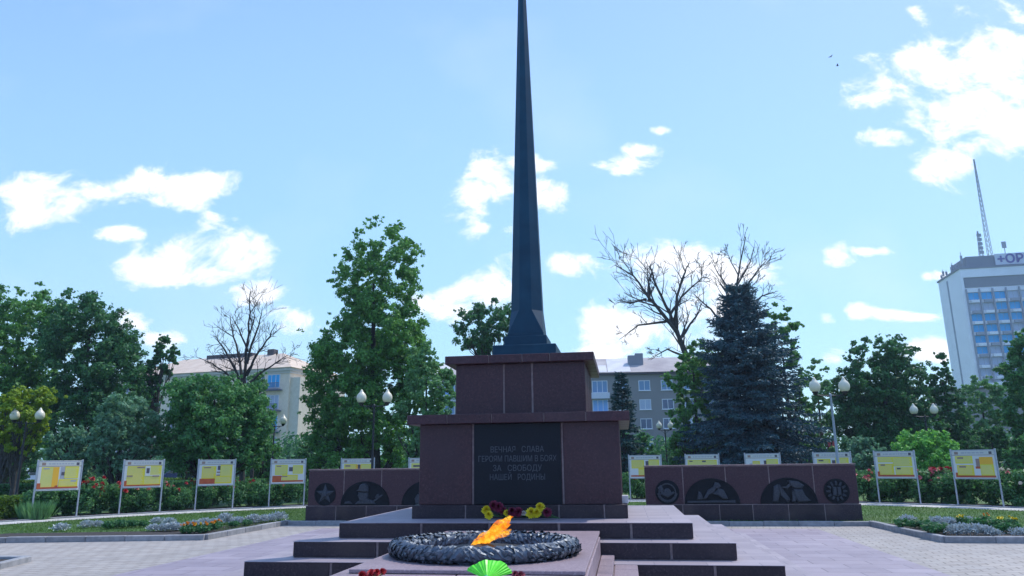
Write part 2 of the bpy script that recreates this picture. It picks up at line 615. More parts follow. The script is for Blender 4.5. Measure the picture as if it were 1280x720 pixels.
L_FIR = leafmat('dark_spruce_needles', (0.0138, 0.0476, 0.0455), (0.0431, 0.1091, 0.0994), .08, .6)
L_ROSE = leafmat('rose_leaves', (0.0435, 0.1368, 0.0515), (0.1087, 0.2768, 0.0837))
L_HEDGE = leafmat('hedge_leaves', (0.0569, 0.1323, 0.0161), (0.1265, 0.2248, 0.0299))
L_SILV = leafmat('silver_leaves', (0.299, 0.3565, 0.3565), (0.529, 0.575, 0.575), .1, .8)
L_BEDG = leafmat('bedding_leaves', (0.0322, 0.1202, 0.049), (0.0805, 0.2269, 0.0767))
L_GRASS = leafmat('grass_blades', (.04, .105, .016), (.1, .2, .032), .3)
L_STEM = mat('green_stem', (.04, .12, .03), .6)
P_RED = noisy('red_petals', (.42, .016, .03), (.6, .05, .06), 20, .6)
P_PINK = noisy('pink_petals', (.62, .12, .18), (.78, .28, .3), 20, .6)
P_SALMON = noisy('salmon_petals', (.7, .26, .18), (.8, .45, .36), 20, .6)
P_CREAM = noisy('cream_petals', (.75, .66, .55), (.8, .74, .66), 20, .6)
P_YEL = noisy('yellow_petals', (.78, .62, .01), (.85, .74, .04), 20, .6)
P_MAR = noisy('maroon_petals', (.13, .008, .03), (.24, .02, .06), 20, .6)
P_ORG = noisy('orange_petals', (.75, .26, .01), (.82, .45, .02), 20, .6)
LIME = noisy('lime_wrapping_paper', (.07, .72, .012), (.16, .88, .03), 9, .4)

FLAME = bpy.data.materials.new('gas_flame')
FLAME.use_nodes = True
_n, _l = FLAME.node_tree.nodes, FLAME.node_tree.links
_n.clear()
_o = _n.new('ShaderNodeOutputMaterial')
_e = _n.new('ShaderNodeEmission')
_t = _n.new('ShaderNodeTexCoord')
_z = _n.new('ShaderNodeTexNoise')
_z.inputs['Scale'].default_value = 17
_z.inputs['Detail'].default_value = 5
_z.inputs['Distortion'].default_value = 1.2
_r = _n.new('ShaderNodeValToRGB')
_r.color_ramp.elements[0].position = .34
_r.color_ramp.elements[0].color = (.75, .13, .01, 1)
_r.color_ramp.elements[1].position = .66
_r.color_ramp.elements[1].color = (1, .62, .07, 1)
_x = _r.color_ramp.elements.new(.5)
_x.color = (.95, .32, .015, 1)
_l.new(_t.outputs['Object'], _z.inputs['Vector'])
_l.new(_z.outputs[0], _r.inputs[0])
_l.new(_r.outputs[0], _e.inputs[0])
_e.inputs[1].default_value = 1.35
_tr = _n.new('ShaderNodeBsdfTransparent')
_mx = _n.new('ShaderNodeMixShader')
_z2 = _n.new('ShaderNodeTexNoise')
_z2.inputs['Scale'].default_value = 26
_z2.inputs['Detail'].default_value = 4
_z2.inputs['Distortion'].default_value = 2
_l.new(_t.outputs['Object'], _z2.inputs['Vector'])
_mr = _n.new('ShaderNodeMapRange')
_mr.inputs[1].default_value = .36
_mr.inputs[2].default_value = .6
_mr.inputs[3].default_value = .0
_mr.inputs[4].default_value = .6
_l.new(_z2.outputs[0], _mr.inputs[0])
_l.new(_mr.outputs[0], _mx.inputs[0])
_l.new(_tr.outputs[0], _mx.inputs[1])
_l.new(_e.outputs[0], _mx.inputs[2])
_l.new(_mx.outputs[0], _o.inputs[0])

# ------------------------------------------------------------------ setting: ground
ARC_C, ARC_R = (0., 12.9), 18.6


def sheet(name, pts, z, m, kind='structure'):
    b = MB()
    b.add([(x, y, z) for x, y in pts], [tuple(range(len(pts)))])
    return tag(b.build(name, m), kind=kind)


sheet('plaza_paving', [(-60, -40), (60, -40), (60, 21.2), (-60, 21.2)], 0, PAVERS)
sheet('lilac_slab_pavement', [(-6.25, -20), (6.1, -20), (6.1, 19.45), (-6.5, 19.45)], .004, LILAC)
# raised lawn behind the kerbs, as one sheet to the horizon
KL = [(-40, 11.0), (-8.08, 16.45), (-8.06, 20.78), (7.62, 20.3), (7.78, 16.4), (40, 15.2)]
b = MB()
o_ = [(-900, 11.0)] + KL + [(900, 15.2), (900, 1400), (-900, 1400)]
b.add([(x, y, .09) for x, y in o_], [(0, 1, 9), (1, 2, 3), (1, 3, 9), (3, 4, 9), (4, 5, 6), (4, 6, 8), (6, 7, 8), (4, 8, 9)])
tag(b.build('lawn', LAWN), kind='structure')


def strip(name, pts, w, z0, z1, m, seg=.9):
    """a kerb: stones of about one metre with open joints along a line"""
    mb = MB()
    for i in range(len(pts) - 1):
        p, q = Vector(pts[i]), Vector(pts[i + 1])
        d = q - p
        n = max(1, round(d.length / seg))
        ang = math.atan2(d.y, d.x)
        l = d.length / n
        for k in range(n):
            s = p + d * (k / n)
            mb.T = Matrix.Translation((s.x, s.y, 0)) @ Matrix.Rotation(ang + random.uniform(-.004, .004), 4, 'Z')
            dz = random.uniform(-.006, .006)
            mb.bbox(.004, l - .004, -w / 2, w / 2, z0, z1 + dz, .012)
    return tag(mb.build(name, m), kind='structure')


strip('flower_bed_kerb', [(-24, 13.73), (-8.08, 16.45), (-8.06, 20.74)], .14, -.02, .125, KERB)
strip('flower_bed_kerb', [(7.6, 20.26), (7.78, 16.4), (26, 15.72)], .14, -.02, .125, KERB)
strip('wall_foot_kerb', [(-7.95, 20.52), (-2.0, 20.46)], .16, -.02, .115, KERB)
strip('wall_foot_kerb', [(1.6, 20.36), (7.55, 20.24)], .16, -.02, .115, KERB)
strip('corner_kerb', [(-16, 12.2), (-9.25, 12.59), (-8.7, 10.6)], .14, -.02, .105, KERB)
b = MB()
b.add([(-16, 12.1, .055), (-16, 8, .055), (-8.3, 9.0, .055), (-8.78, 10.6, .055), (-9.32, 12.5, .055)], [(0, 1, 2, 3, 4)])
tag(b.build('corner_bed_soil', SOIL), kind='structure')


def arc_band(name, r0, r1, a0, a1, z0, z1, m, n=48):
    mb = MB()
    vs, fs = [], []
    for i in range(n + 1):
        a = a0 + (a1 - a0) * i / n
        for r in (r0, r1):
            vs.append((ARC_C[0] + r * math.sin(a), ARC_C[1] + r * math.cos(a), z1))
    for i in range(n):
        fs.append((2 * i, 2 * i + 1, 2 * i + 3, 2 * i + 2))
    mb.add(vs, fs)
    return tag(mb.build(name, m), kind='structure')


arc_band('curved_path', 17.35, 18.45, R_(-95), R_(95), .09, .098, PATHM)
mb = MB()
NA = 64
for i in range(NA):
    a = R_(-95) + R_(190) * (i + .5) / NA
    l = 18.55 * R_(190) / NA / 2 - .006
    mb.T = Matrix.Translation((ARC_C[0] + 18.55 * math.sin(a), ARC_C[1] + 18.55 * math.cos(a), 0)) @ Matrix.Rotation(-a, 4, 'Z')
    mb.bbox(-l, l, -.06, .06, .05, .135 + random.uniform(-.006, .006), .01)
tag(mb.build('curved_path_kerb', KERB), kind='structure')
# soil strips of the flower beds and of the rose border
sheet('flower_bed_soil', [(-13.6, 15.66), (-8.17, 16.58), (-8.15, 20.3), (-8.9, 20.5), (-9.3, 18.4), (-10.2, 17.5), (-13.6, 16.9)], .096, SOIL)
sheet('flower_bed_soil', [(7.74, 19.9), (7.88, 16.52), (20, 16.1), (20, 17.6), (10.4, 18.6), (8.6, 19.6)], .096, SOIL)
arc_band('rose_bed_soil', 18.62, 20.2, R_(-70), R_(70), .09, .1, SOIL)
# street beyond the park
b = MB()
p = [at(-900, 560, 58), at(2200, 560, 58), at(2200, 560, 68), at(-900, 560, 68)]
b.add([(q[0], q[1], .1) for q in p], [(0, 1, 2, 3)])
tag(b.build('street', ASPHALT), kind='structure')


# grass blades where the lawn is near the camera
def grass(name, poly_fn, n, x0, x1, y0, y1, h=.05):
    X = RNG.uniform(x0, x1, n)
    Y = RNG.uniform(y0, y1, n)
    k = poly_fn(X, Y)
    X, Y = X[k], Y[k]
    n = len(X)
    a = RNG.uniform(0, 2 * math.pi, n)
    hh = h * RNG.uniform(.5, 1.4, n)
    w = .006
    V = np.empty((n, 3, 3))
    V[:, 0] = np.stack([X - w * np.cos(a), Y - w * np.sin(a), np.full(n, .085)], 1)
    V[:, 1] = np.stack([X + w * np.cos(a), Y + w * np.sin(a), np.full(n, .085)], 1)
    lx, ly = RNG.normal(0, .4, n) * hh, RNG.normal(0, .4, n) * hh
    V[:, 2] = np.stack([X + lx, Y + ly, .085 + hh], 1)
    o = quads(name, V, L_GRASS, nv=3)
    return tag(o, 'short lawn grass growing between the kerb and the curved path', 'grass', kind='stuff')


def rad(X, Y):
    return np.hypot(X - ARC_C[0], Y - ARC_C[1])


def gl(X, Y):
    return ((rad(X, Y) < 17.35) & (Y > 16.55 + (X + 8.08) * .171) & ~((X > -8.2) & (Y < 20.8)) &
            ~((X > -13.6) & (Y < 16.95 + (X + 13.6) * .17 + RNG.normal(0, .08, len(X)) - .1) & (X < -8.2) & (Y < 17.6)))


def gr(X, Y):
    return (rad(X, Y) < 17.35) & (Y > 16.35 - (X - 7.78) * .037) & ~((X < 7.9) & (Y < 20.4)) & ~((Y < 18.4 - (X - 8.6) * .06 + RNG.normal(0, .08, len(X))))


grass('lawn_grass', gl, 90000, -17.3, -4, 15, 30)
grass('lawn_grass', gr, 80000, 1, 17.3, 15.8, 30)

# ------------------------------------------------------------------ stepped platform
H, Z3, D3, T_, S_, W3 = .2067, .8616, 10.169, .4028, .475, 2.4017
DB = 14.07
plat = empty('stepped_platform', (0, 12, 0), 0, 'four low steps of dark granite risers and lilac treads carrying the monument', 'steps')
for i in range(4):                      # 0 = top step
    z1 = Z3 - i * H
    z0 = max(z1 - H, -.02) if i == 3 else z1 - H
    w = W3 + i * S_
    y0 = D3 - i * T_
    y1 = DB + i * .55
    m1 = MB()
    m1.T = Matrix.Translation((0, -12, 0))
    # backing core and mortar, then granite riser blocks standing proud of it
    m1.box(-w + .012, w - .012, y0 + .012, y1 - .012, z0 - .004 * (i < 3), z1 - .004, 0)
    step = m1.build('step', [MORTAR], plat)
    rb = MB()
    rb.T = m1.T
    # the third and fourth risers stop where the flame slab meets them
    cuts = [-w] + sorted(random.sample([round(-w + .93 * k * 1.02 + .22, 2) for k in range(1, int(2 * w / .95))], max(1, int(2 * w / .95) - 1))) + [w]
    cuts = [c for j, c in enumerate(cuts) if j == 0 or j == len(cuts) - 1 or (c - cuts[0] > .4 and w - c > .4)]
    for a, c in zip(cuts[:-1], cuts[1:]):
        rb.bbox(a + (.0 if a == -w else .017), c - (.0 if c == w else .017), y0, y0 + .06, z0 + .012, z1 - .006, .006)
        rb.bbox(a + (.0 if a == -w else .017), c - (.0 if c == w else .017), y1 - .06, y1, z0 + .012, z1 - .006, .006)
    ny = 5
    ys = np.linspace(y0 + .06, y1 - .06, ny + 1)
    for k in range(ny):
        for sx in (-1, 1):
            rb.bbox(sx * w, sx * (w - .06), ys[k] + .012, ys[k + 1] - .012, z0 + .012, z1 - .006, .006)
    rb.build('riser', [GRANITE_D], step)
    tb = MB()
    tb.T = m1.T
    # tread slabs: a frame of paving round the next step up
    nose = .004
    nw, n0, n1 = (w - S_, y0 + T_, y1 - .55) if i else (None, None, None)
    if i:
        tb.box(-w - nose, w + nose, y0 - nose, n0 - .003, z1 - .006, z1)
        tb.box(-w - nose, w + nose, n1 + .003, y1 + nose, z1 - .006, z1)
        tb.box(-w - nose, -nw - .003, n0 - .003, n1 + .003, z1 - .006, z1)
        tb.box(nw + .003, w + nose, n0 - .003, n1 + .003, z1 - .006, z1)
    else:
        tb.box(-w - nose, w + nose, y0 - nose, y1 + nose, z1 - .006, z1)
    tb.build('tread', [TREAD], step)

# ------------------------------------------------------------------ monument
YC = 12.45
mon = empty('obelisk_monument', (0, YC, Z3), 0, 'purple granite pedestal with a black inscription plaque under a tall dark tapering spire', 'monument')


def course(name, hx, hy, z0, z1, fx, sideN, m, thick=.05, joint=.012, parent=None, b=.006):
    """facing slabs with mortar joints round a core; fx = joint positions across the front, -1..1"""
    g = MB()
    g.T = Matrix.Translation((0, 0, -Z3))
    fx = [-1] + list(fx) + [1]
    for a, c in zip(fx[:-1], fx[1:]):
        for sy in (-1, 1):
            g.bbox(a * hx + (0 if a == -1 else joint), c * hx - (0 if c == 1 else joint), sy * hy, sy * (hy - thick), z0, z1, b) if False else \
                g.bbox(a * hx + (0 if a == -1 else joint), c * hx - (0 if c == 1 else joint), min(sy * hy, sy * (hy - thick)), max(sy * hy, sy * (hy - thick)), z0, z1, b)
    ys = np.linspace(-hy + thick, hy - thick, sideN + 1)
    for a, c in zip(ys[:-1], ys[1:]):
        for sx in (-1, 1):
            g.bbox(sx * hx, sx * (hx - thick), a + joint, c - joint, z0, z1, b)
    o = g.build(name, m, parent or mon)
    k = MB()
    k.T = g.T
    k.box(-hx + .012, hx - .012, -hy + .012, hy - .012, z0 + .003, z1 - .003)
    k.build('mortar_core', MORTAR, o)
    return o


course('base_course', 1.58, 1.53, Z3, 1.049, (-.49, .38, .79), 4, GRANITE_D)
# lower block: two wide front slabs either side of the plaque
course('lower_block', 1.504, 1.43, 1.052, 2.224, (-.452, .442), 3, GRANITE, joint=.014)
course('upper_block', 1.019, 1.12, 2.369, 3.164, (-.247, .193), 3, GRANITE, joint=.016)


def cap(name, hx, hy, z0, z1, fx, m):
    g = MB()
    g.T = Matrix.Translation((0, 0, -Z3))
    fx = [-1] + list(fx) + [1]
    for a, c in zip(fx[:-1], fx[1:]):
        g.bbox(a * hx + (0 if a == -1 else .009), c * hx - (0 if c == 1 else .009), -hy, -hy + .5, z0, z1, .007)
        g.bbox(a * hx + (0 if a == -1 else .009), c * hx - (0 if c == 1 else .009), hy - .5, hy, z0, z1, .007)
    ys = np.linspace(-hy + .5, hy - .5, 4)
    for a, c in zip(ys[:-1], ys[1:]):
        for sx in (-1, 1):
            g.bbox(sx * hx, sx * (hx - .5), a + .008, c - .008, z0, z1, .007)
    o = g.build(name, m, mon)
    k = MB()
    k.T = g.T
    k.box(-hx + .02, hx - .02, -hy + .02, hy - .02, z0 + .008, z1 - .006)
    k.build('mortar_core', MORTAR, o)
    return o


cap('lower_cornice', 1.6655, 1.59, 2.2255, 2.366, (-.63, -.22, .25, .62), GRANITE)
cap('upper_cornice', 1.17, 1.25, 3.1655, 3.295, (-.4, .05, .42), GRANITE)


def text_mesh(body, size, align='CENTER', extrude=.004, bold=0.):
    cu = bpy.data.curves.new('lettering', 'FONT')
    cu.body = body
    cu.size = size
    cu.align_x = align
    cu.extrude = extrude
    cu.offset = bold
    o = bpy.data.objects.new('lettering', cu)
    COL.objects.link(o)
    bpy.context.view_layer.update()
    dg = bpy.context.evaluated_depsgraph_get()
    me = bpy.data.meshes.new_from_object(o.evaluated_get(dg))
    bpy.data.objects.remove(o)
    return me


g = MB()
g.T = Matrix.Translation((0, 0, -Z3))
px0, px1 = -.452 * 1.504 + .02, .442 * 1.504 - .02
g.bbox(px0, px1, -1.447, -1.40, 1.056, 2.22, .004)
plaque = g.build('inscription_plaque', BLACK, mon)
for i, (t, z, w) in enumerate([('ВЕЧНАЯ   СЛАВА', 1.80, .80), ('ГЕРОЯМ ПАВШИМ В БОЯХ', 1.665, 1.17), ('ЗА   СВОБОДУ', 1.53, .73), ('НАШЕЙ   РОДИНЫ', 1.40, .82)]):
    me = text_mesh(t, .12, extrude=.003)
    xs = [v.co.x for v in me.vertices]
    k = w / (max(xs) - min(xs))
    me.transform(Matrix.Diagonal((k, 1, 1, 1)))
    me.materials.append(LETTER)
    o = bpy.data.objects.new('inscription_lettering', me)
    COL.objects.link(o)
    o.parent = plaque
    o.location = (-.01, -1.449, z - Z3)
    o.rotation_euler = (R_(90), 0, 0)

# spire: stepped foot, flared transition, octagonal tapering shaft
def octo(h, c, z):
    """square of half width h with corners cut: flat half width c"""
    return [(-c, -h, z), (c, -h, z), (h, -c, z), (h, c, z), (c, h, z), (-c, h, z), (-h, c, z), (-h, -c, z)]


sp = MB()
sp.T = Matrix.Translation((0, 0, -Z3))
sp.bbox(-.53, .53, -.53, .53, 3.296, 3.56, .008)
sp.bbox(-.365, .365, -.365, .365, 3.558, 3.735, .008)
sp.bbox(-.31, .31, -.31, .31, 3.733, 3.80, .006)
foot = sp.build('spire_foot', PAINT, mon)
sp = MB()
sp.T = Matrix.Translation((0, 0, -Z3))
rings = [octo(.30, .2995, 3.80), octo(.273, .108, 4.2)]
for z in np.linspace(5.0, 12.6, 9):
    h = max(.012, .273 * (1 - (z - 4.2) / (12.85 - 4.2)))
    rings.append(octo(h, h * .395, z))
vs = [p for r in rings for p in r] + [(0, 0, 12.9)]
fs = []
for i in range(len(rings) - 1):
    for k in range(8):
        l = (k + 1) % 8
        fs.append((i * 8 + k, i * 8 + l, i * 8 + 8 + l, i * 8 + 8 + k))
t = (len(rings) - 1) * 8
for k in range(8):
    fs.append((t + k, t + (k + 1) % 8, len(vs) - 1))
sp.add(vs, fs)
sp.build('spire', PAINT, mon)

# little pale block left on the ledge
g = MB()
g.bbox(-.05, .05, -.06, .06, 0, .115, .008)
o = g.build('stone_block', noisy('pale_stone', (.55, .52, .5), (.65, .62, .6), 20, .8))
o.location = (1.545, 11.2, 1.0525)
tag(o, 'small pale stone block lying on the right end of the monument ledge', 'stone')

# ------------------------------------------------------------------ flame slab, wreath, flame
slab = empty('memorial_slab', (.18, 8, 0), 0, 'low pinkish granite slab in front of the steps carrying the metal wreath', 'slab')
g = MB()
g.T = Matrix.Translation((-.18, -8, 0))
g.bbox(-.86, 1.2, 6.48, 10.16, .728, .762, .006)
g.build('top_slab', SLAB, slab)
g = MB()
g.T = Matrix.Translation((-.18, -8, 0))
ys = [4.6, 5.4, 6.15, 6.9, 7.7, 8.5, 9.2, 9.765]
for a, c in zip(ys[:-1], ys[1:]):
    g.bbox(-.98, .1, a + .006, c - .006, .0, .725, .006)
    g.bbox(.112, 1.215, a + .006, c - .006, .0, .725, .006)
low = g.build('lower_slab', SLAB, slab)
g = MB()
g.T = Matrix.Translation((-.18, -8, 0))
ys = [4.6, 5.2, 5.8, 6.4, 7.0, 7.6, 8.2, 8.75, 9.34]
for a, c in zip(ys[:-1], ys[1:]):
    g.bbox(1.224, 1.385, a + .006, c - .006, .0, .51, .006)
    g.bbox(1.395, 1.66, a + .006 + .2, c - .006 + .2 if c < 9 else c, .0, .4476, .006)
g.bbox(1.224, 1.385, 9.35, 9.76, .45, .51, .006)
g.build('side_tiles', SLAB, slab)
g = MB()
g.T = Matrix.Translation((-.18, -8, 0))
g.box(-.97, 1.21, 4.61, 9.75, .02, .715)
g.box(1.21, 1.65, 4.62, 9.34, .02, .435)
g.build('mortar_bed', MORTAR, slab)

RX, RY, RR, RV = .865, .80, .092, .07
WC = (.13, 7.63, .762)
wr = empty('metal_wreath', WC, 0, 'round dark cast metal wreath lying flat on the pinkish slab', 'wreath')
g = MB()
nu, nv = 96, 14
vs, fs = [], []
for i in range(nu):
    a = 2 * math.pi * i / nu
    for j in range(nv):
        w = 2 * math.pi * j / nv
        r = RR * .86
        vs.append(((RX + r * math.cos(w)) * math.cos(a), (RY + r * math.cos(w)) * math.sin(a), RV + r * RV / RR * math.sin(w)))
for i in range(nu):
    for j in range(nv):
        i2, j2 = (i + 1) % nu, (j + 1) % nv
        fs.append((i * nv + j, i2 * nv + j, i2 * nv + j2, i * nv + j2))
g.add(vs, fs)
rnd = random.Random(3)
# overlapping oak and laurel leaves laid round the ring
for i in range(92):
    a = 2 * math.pi * (i + .5) / 92
    for j in range(9):
        w = R_(-50 + 280 * j / 8) + rnd.uniform(-.2, .2)
        aa = a + rnd.uniform(-.035, .035)
        er = Vector((math.cos(aa), math.sin(aa), 0))
        et = Vector((-math.sin(aa) * RX / RY, math.cos(aa), 0)).normalized()
        n = (er * math.cos(w) * RV / RR + Vector((0, 0, 1)) * math.sin(w)).normalized()
        sd = n.cross(et)
        c = Vector((RX * math.cos(aa), RY * math.sin(aa), RV)) + (er * math.cos(w) * RR + Vector((0, 0, 1)) * RV * math.sin(w)) * .88
        sgn = 1 if math.pi * .5 < a < math.pi * 1.5 else -1
        di = (et * .75 * sgn + sd * (.6 + rnd.uniform(-.4, .4)) + n * rnd.uniform(.05, .25)).normalized()
        sw = n.cross(di).normalized()
        L_ = rnd.uniform(.075, .14)
        W_ = L_ * rnd.uniform(.17, .3)
        p0, p1 = c - di * L_ * .45, c + di * L_ * .6 + n * .006
        md = c + n * .006
        q1, q2 = c - di * L_ * .2, c + di * L_ * .25 + n * .006
        g.add([p0, q1 + sw * W_ * .8, q2 + sw * W_, p1, q2 - sw * W_, q1 - sw * W_ * .8, q1 + n * .014, q2 + n * .016],
              [(0, 1, 6), (1, 2, 7, 6), (2, 3, 7), (3, 4, 7), (4, 5, 6, 7), (5, 0, 6)])
g.build('leaf_garland', BRONZE, wr)
for deg in (38, 128, 205, 300):
    a = R_(deg)
    g = MB()
    pts = []
    n1, n2 = 5, 16
    vs, fs = [], []
    for i in range(n1):
        aa = a + (i - 2) * .03
        for j in range(n2):
            w = 2 * math.pi * j / n2
            r = RR * (1.12 if i in (0, 4) else 1.08)
            vs.append(((RX + r * math.cos(w)) * math.cos(aa), (RY + r * math.cos(w)) * math.sin(aa), max(.002, RV * 1.02 + r * RV / RR * math.sin(w))))
    for i in range(n1 - 1):
        for j in range(n2):
            fs.append((i * n2 + j, (i + 1) * n2 + j, (i + 1) * n2 + (j + 1) % n2, i * n2 + (j + 1) % n2))
    g.add(vs, fs)
    g.build('ribbon_band', BRONZE, wr, True)

burner = empty('flame_burner', (WC[0], WC[1], .762), 0, 'flat dark metal star burner inside the wreath with an orange flame blown sideways', 'eternal flame')
g = MB()
pts = []
for k in range(10):
    a = math.pi * (.5 + k / 5) + .16
    r = .60 if k % 2 == 0 else .24
    pts.append((r * math.cos(a), r * math.sin(a)))
vs = [(x, y, 0) for x, y in pts] + [(x * .985, y * .985, .045) for x, y in pts] + [(0, 0, .11)]
fs = [(i, (i + 1) % 10, 10 + (i + 1) % 10, 10 + i) for i in range(10)] + [(10 + i, 10 + (i + 1) % 10, 20) for i in range(10)]
g.add(vs, fs)
g.build('star', BRONZE_D, burner)
for k in range(5):
    g = MB()
    a0 = math.pi * (.7 + k * .4) + .16
    for q in (-.18, 0, .18):
        a = a0 + q
        ca, sa = math.cos(a), math.sin(a)
        r0, r1 = .3, .55 - abs(q) * .5
        g.add([(ca * r0 - sa * .02, sa * r0 + ca * .02, .004), (ca * r0 + sa * .02, sa * r0 - ca * .02, .004), (ca * r1, sa * r1, .03), (ca * r0, sa * r0, .075)], [(0, 1, 3), (1, 2, 3), (2, 0, 3)])
    g.build('ray', BRONZE_D, burner)
g = MB()
g.lathe([(.085, 0), (.09, .07), (.075, .095), (.06, .1)], n=14)
g.build('nozzle', BRONZE_D, burner, True)
# flame: a ragged tongue leaning with the wind
g = MB()
def tongue(p0, p1, r, seed, n=14, m=11):
    rn = random.Random(seed)
    ph = [rn.uniform(0, 6.3) for _ in range(6)]
    p0, p1 = Vector(p0), Vector(p1)
    ax = (p1 - p0)
    e1 = ax.normalized().cross(Vector((0, 1, 0))).normalized()
    e2 = ax.normalized().cross(e1)
    vs, fs = [], []
    for i in range(n + 1):
        t = i / n
        prof = (t ** .45) * (1 - t) ** .5 * 1.42
        c = p0 + ax * t + e1 * (.035 * math.sin(6 * t + ph[0]) * t) + e2 * (.02 * math.sin(7 * t + ph[1]) * t)
        for k in range(m):
            a = 2 * math.pi * k / m
            w = 1 + .14 * math.sin(2 * a + 9 * t + ph[2]) + .14 * math.sin(3 * a - 19 * t + ph[3]) + .1 * math.sin(5 * a + 21 * t + ph[4])
            vs.append(c + (e1 * math.cos(a) + e2 * math.sin(a) * .8) * (r * prof * w + .001) + ax.normalized() * (.02 * math.sin(4 * a + ph[5]) * t))
    for i in range(n):
        for k in range(m):
            l = (k + 1) % m
            fs.append((i * m + k, i * m + l, (i + 1) * m + l, (i + 1) * m + k))
    g.add(vs, fs)
tongue((-.13, 0, .07), (.27, -.03, .315), .062, 1)
tongue((-.1, .02, .065), (.25, -.04, .285), .06, 5)
tongue((-.07, -.02, .08), (.22, -.05, .31), .055, 9)
tongue((.0, 0, .15), (.29, -.01, .335), .045, 12)
tongue((-.15, -.01, .06), (.08, -.03, .17), .036, 14)
tongue((-.05, -.02, .09), (.26, -.03, .25), .05, 15)
fl = g.build('flame', FLAME, burner, True)
fl.location = (0.0, 0, .0)


# ------------------------------------------------------------------ flowers
def bloom_mesh(r, m, seed=1, layers=4, squash=.7, per=9):
    rn = random.Random(seed)
    V = []
    for l in range(layers):
        t = l / max(1, layers - 1)
        for k in range(per):
            a = 2 * math.pi * (k + .5 * l) / per + rn.uniform(-.15, .15)
            el = R_(5 + 75 * t + rn.uniform(-8, 8))
            L_ = r * (1 - .35 * t)
            d = Vector((math.cos(a) * math.cos(el), math.sin(a) * math.cos(el), math.sin(el) * squash))
            s = Vector((-math.sin(a), math.cos(a), 0)) * L_ * .34
            b0 = Vector((0, 0, .12 * r * l))
            V.append([b0, b0 + d * L_ * .6 + s, b0 + d * L_, b0 + d * L_ * .6 - s])
    return V


def bloom(name, r, m, parent, loc, tilt=(0, 0, 0), seed=1, **k):
    V = np.array([[tuple(p) for p in q] for q in bloom_mesh(r, m, seed, **k)])
    o = quads(name, V, m, parent)
    o.location = loc
    o.rotation_euler = tilt
    return o


def bunch(label, x, y, z, blooms, ang, n_leaf=14):
    e = empty('flower_bunch', (x, y, z), ang, label, 'flowers', 'flowers laid on the top step')
    e.scale = (1.2, 1.2, 1.2)
    for i, (bx, by, bz, r, m) in enumerate(blooms):
        bloom('bloom', r, m, e, (bx, by, bz), (R_(random.uniform(35, 75)), R_(random.uniform(-25, 25)), 0), seed=i + int(x * 100), layers=6, per=12, squash=1.0)
    g = MB()
    for (bx, by, bz, r, m) in blooms:
        g.tube([(bx, by + .02, bz), (bx * .6 + .14, by + .1, .035), (.3, .16, .012)], .006, 5)
    for k in range(n_leaf):
        t = random.uniform(.1, .9)
        bx, by, bz, r, m = random.choice(blooms)
        p = Vector((bx, by + .02, bz)).lerp(Vector((.28, .16, .02)), t)
        d = Vector((random.uniform(-1, 1), random.uniform(-1, .3), random.uniform(0, .7))).normalized() * .09
        s = d.cross(Vector((0, 0, 1))).normalized() * .016
        g.add([p, p + d * .5 + s, p + d, p + d * .5 - s], [(0, 1, 2, 3)])
    g.build('stems', L_STEM, e)
    return e


bunch('bunch of yellow and maroon flowers leftmost on the top step, behind the flame', -.385, 10.62, Z3,
      [(-.02, 0, .10, .066, P_YEL), (.02, -.03, .055, .058, P_YEL), (.07, .03, .16, .068, P_MAR), (.13, .02, .145, .066, P_MAR), (.18, .04, .10, .055, P_MAR)], 0)
bunch('middle bunch of maroon flowers with a white bloom on the top step', -.06, 10.64, Z3,
      [(-.05, 0, .075, .045, P_YEL), (.02, -.02, .085, .066, P_MAR), (.09, 0, .09, .064, P_MAR), (.155, -.01, .07, .035, P_CREAM)], .1)
bunch('bunch of two large yellow and one maroon flower, rightmost on the top step', .24, 10.62, Z3,
      [(0, -.02, .075, .075, P_YEL), (.07, -.03, .07, .062, P_YEL), (.1, .03, .135, .066, P_YEL), (.19, 0, .085, .062, P_MAR)], -.1)


def carnations(label, x, y, z, offs, m):
    e = empty('carnation_bunch', (x, y, z), 0, label, 'flowers', 'red carnations laid before the wreath')
    g = MB()
    for i, (ox, oy, oz, r) in enumerate(offs):
        bloom('bloom', r, m, e, (ox, oy, oz), (R_(random.uniform(10, 50)), R_(random.uniform(-25, 25)), 0), seed=i + 40, layers=6, per=11, squash=1.)
        g.tube([(ox, oy, oz), (ox * .5 + .02, oy - .12, oz * .5), (ox * .3 + .03, oy - .3, .012)], .004, 5)
    g.build('stems', L_STEM, e)


carnations('bunch of bright red carnations at the left front of the wreath slab', -.53, 6.1, .726, [(-.06, 0, .035, .045), (0, .02, .045, .045), (.055, -.01, .055, .042), (.1, .03, .06, .036), (.02, -.05, .04, .04)], P_RED)
carnations('two dull dark pink carnations beside the lime green wrapper', .66, 6.15, .726, [(0, 0, .05, .034), (.05, .01, .042, .036), (.02, -.05, .03, .03)], noisy('wilted_pink_petals', (.3, .05, .08), (.4, .1, .13), 20, .7))
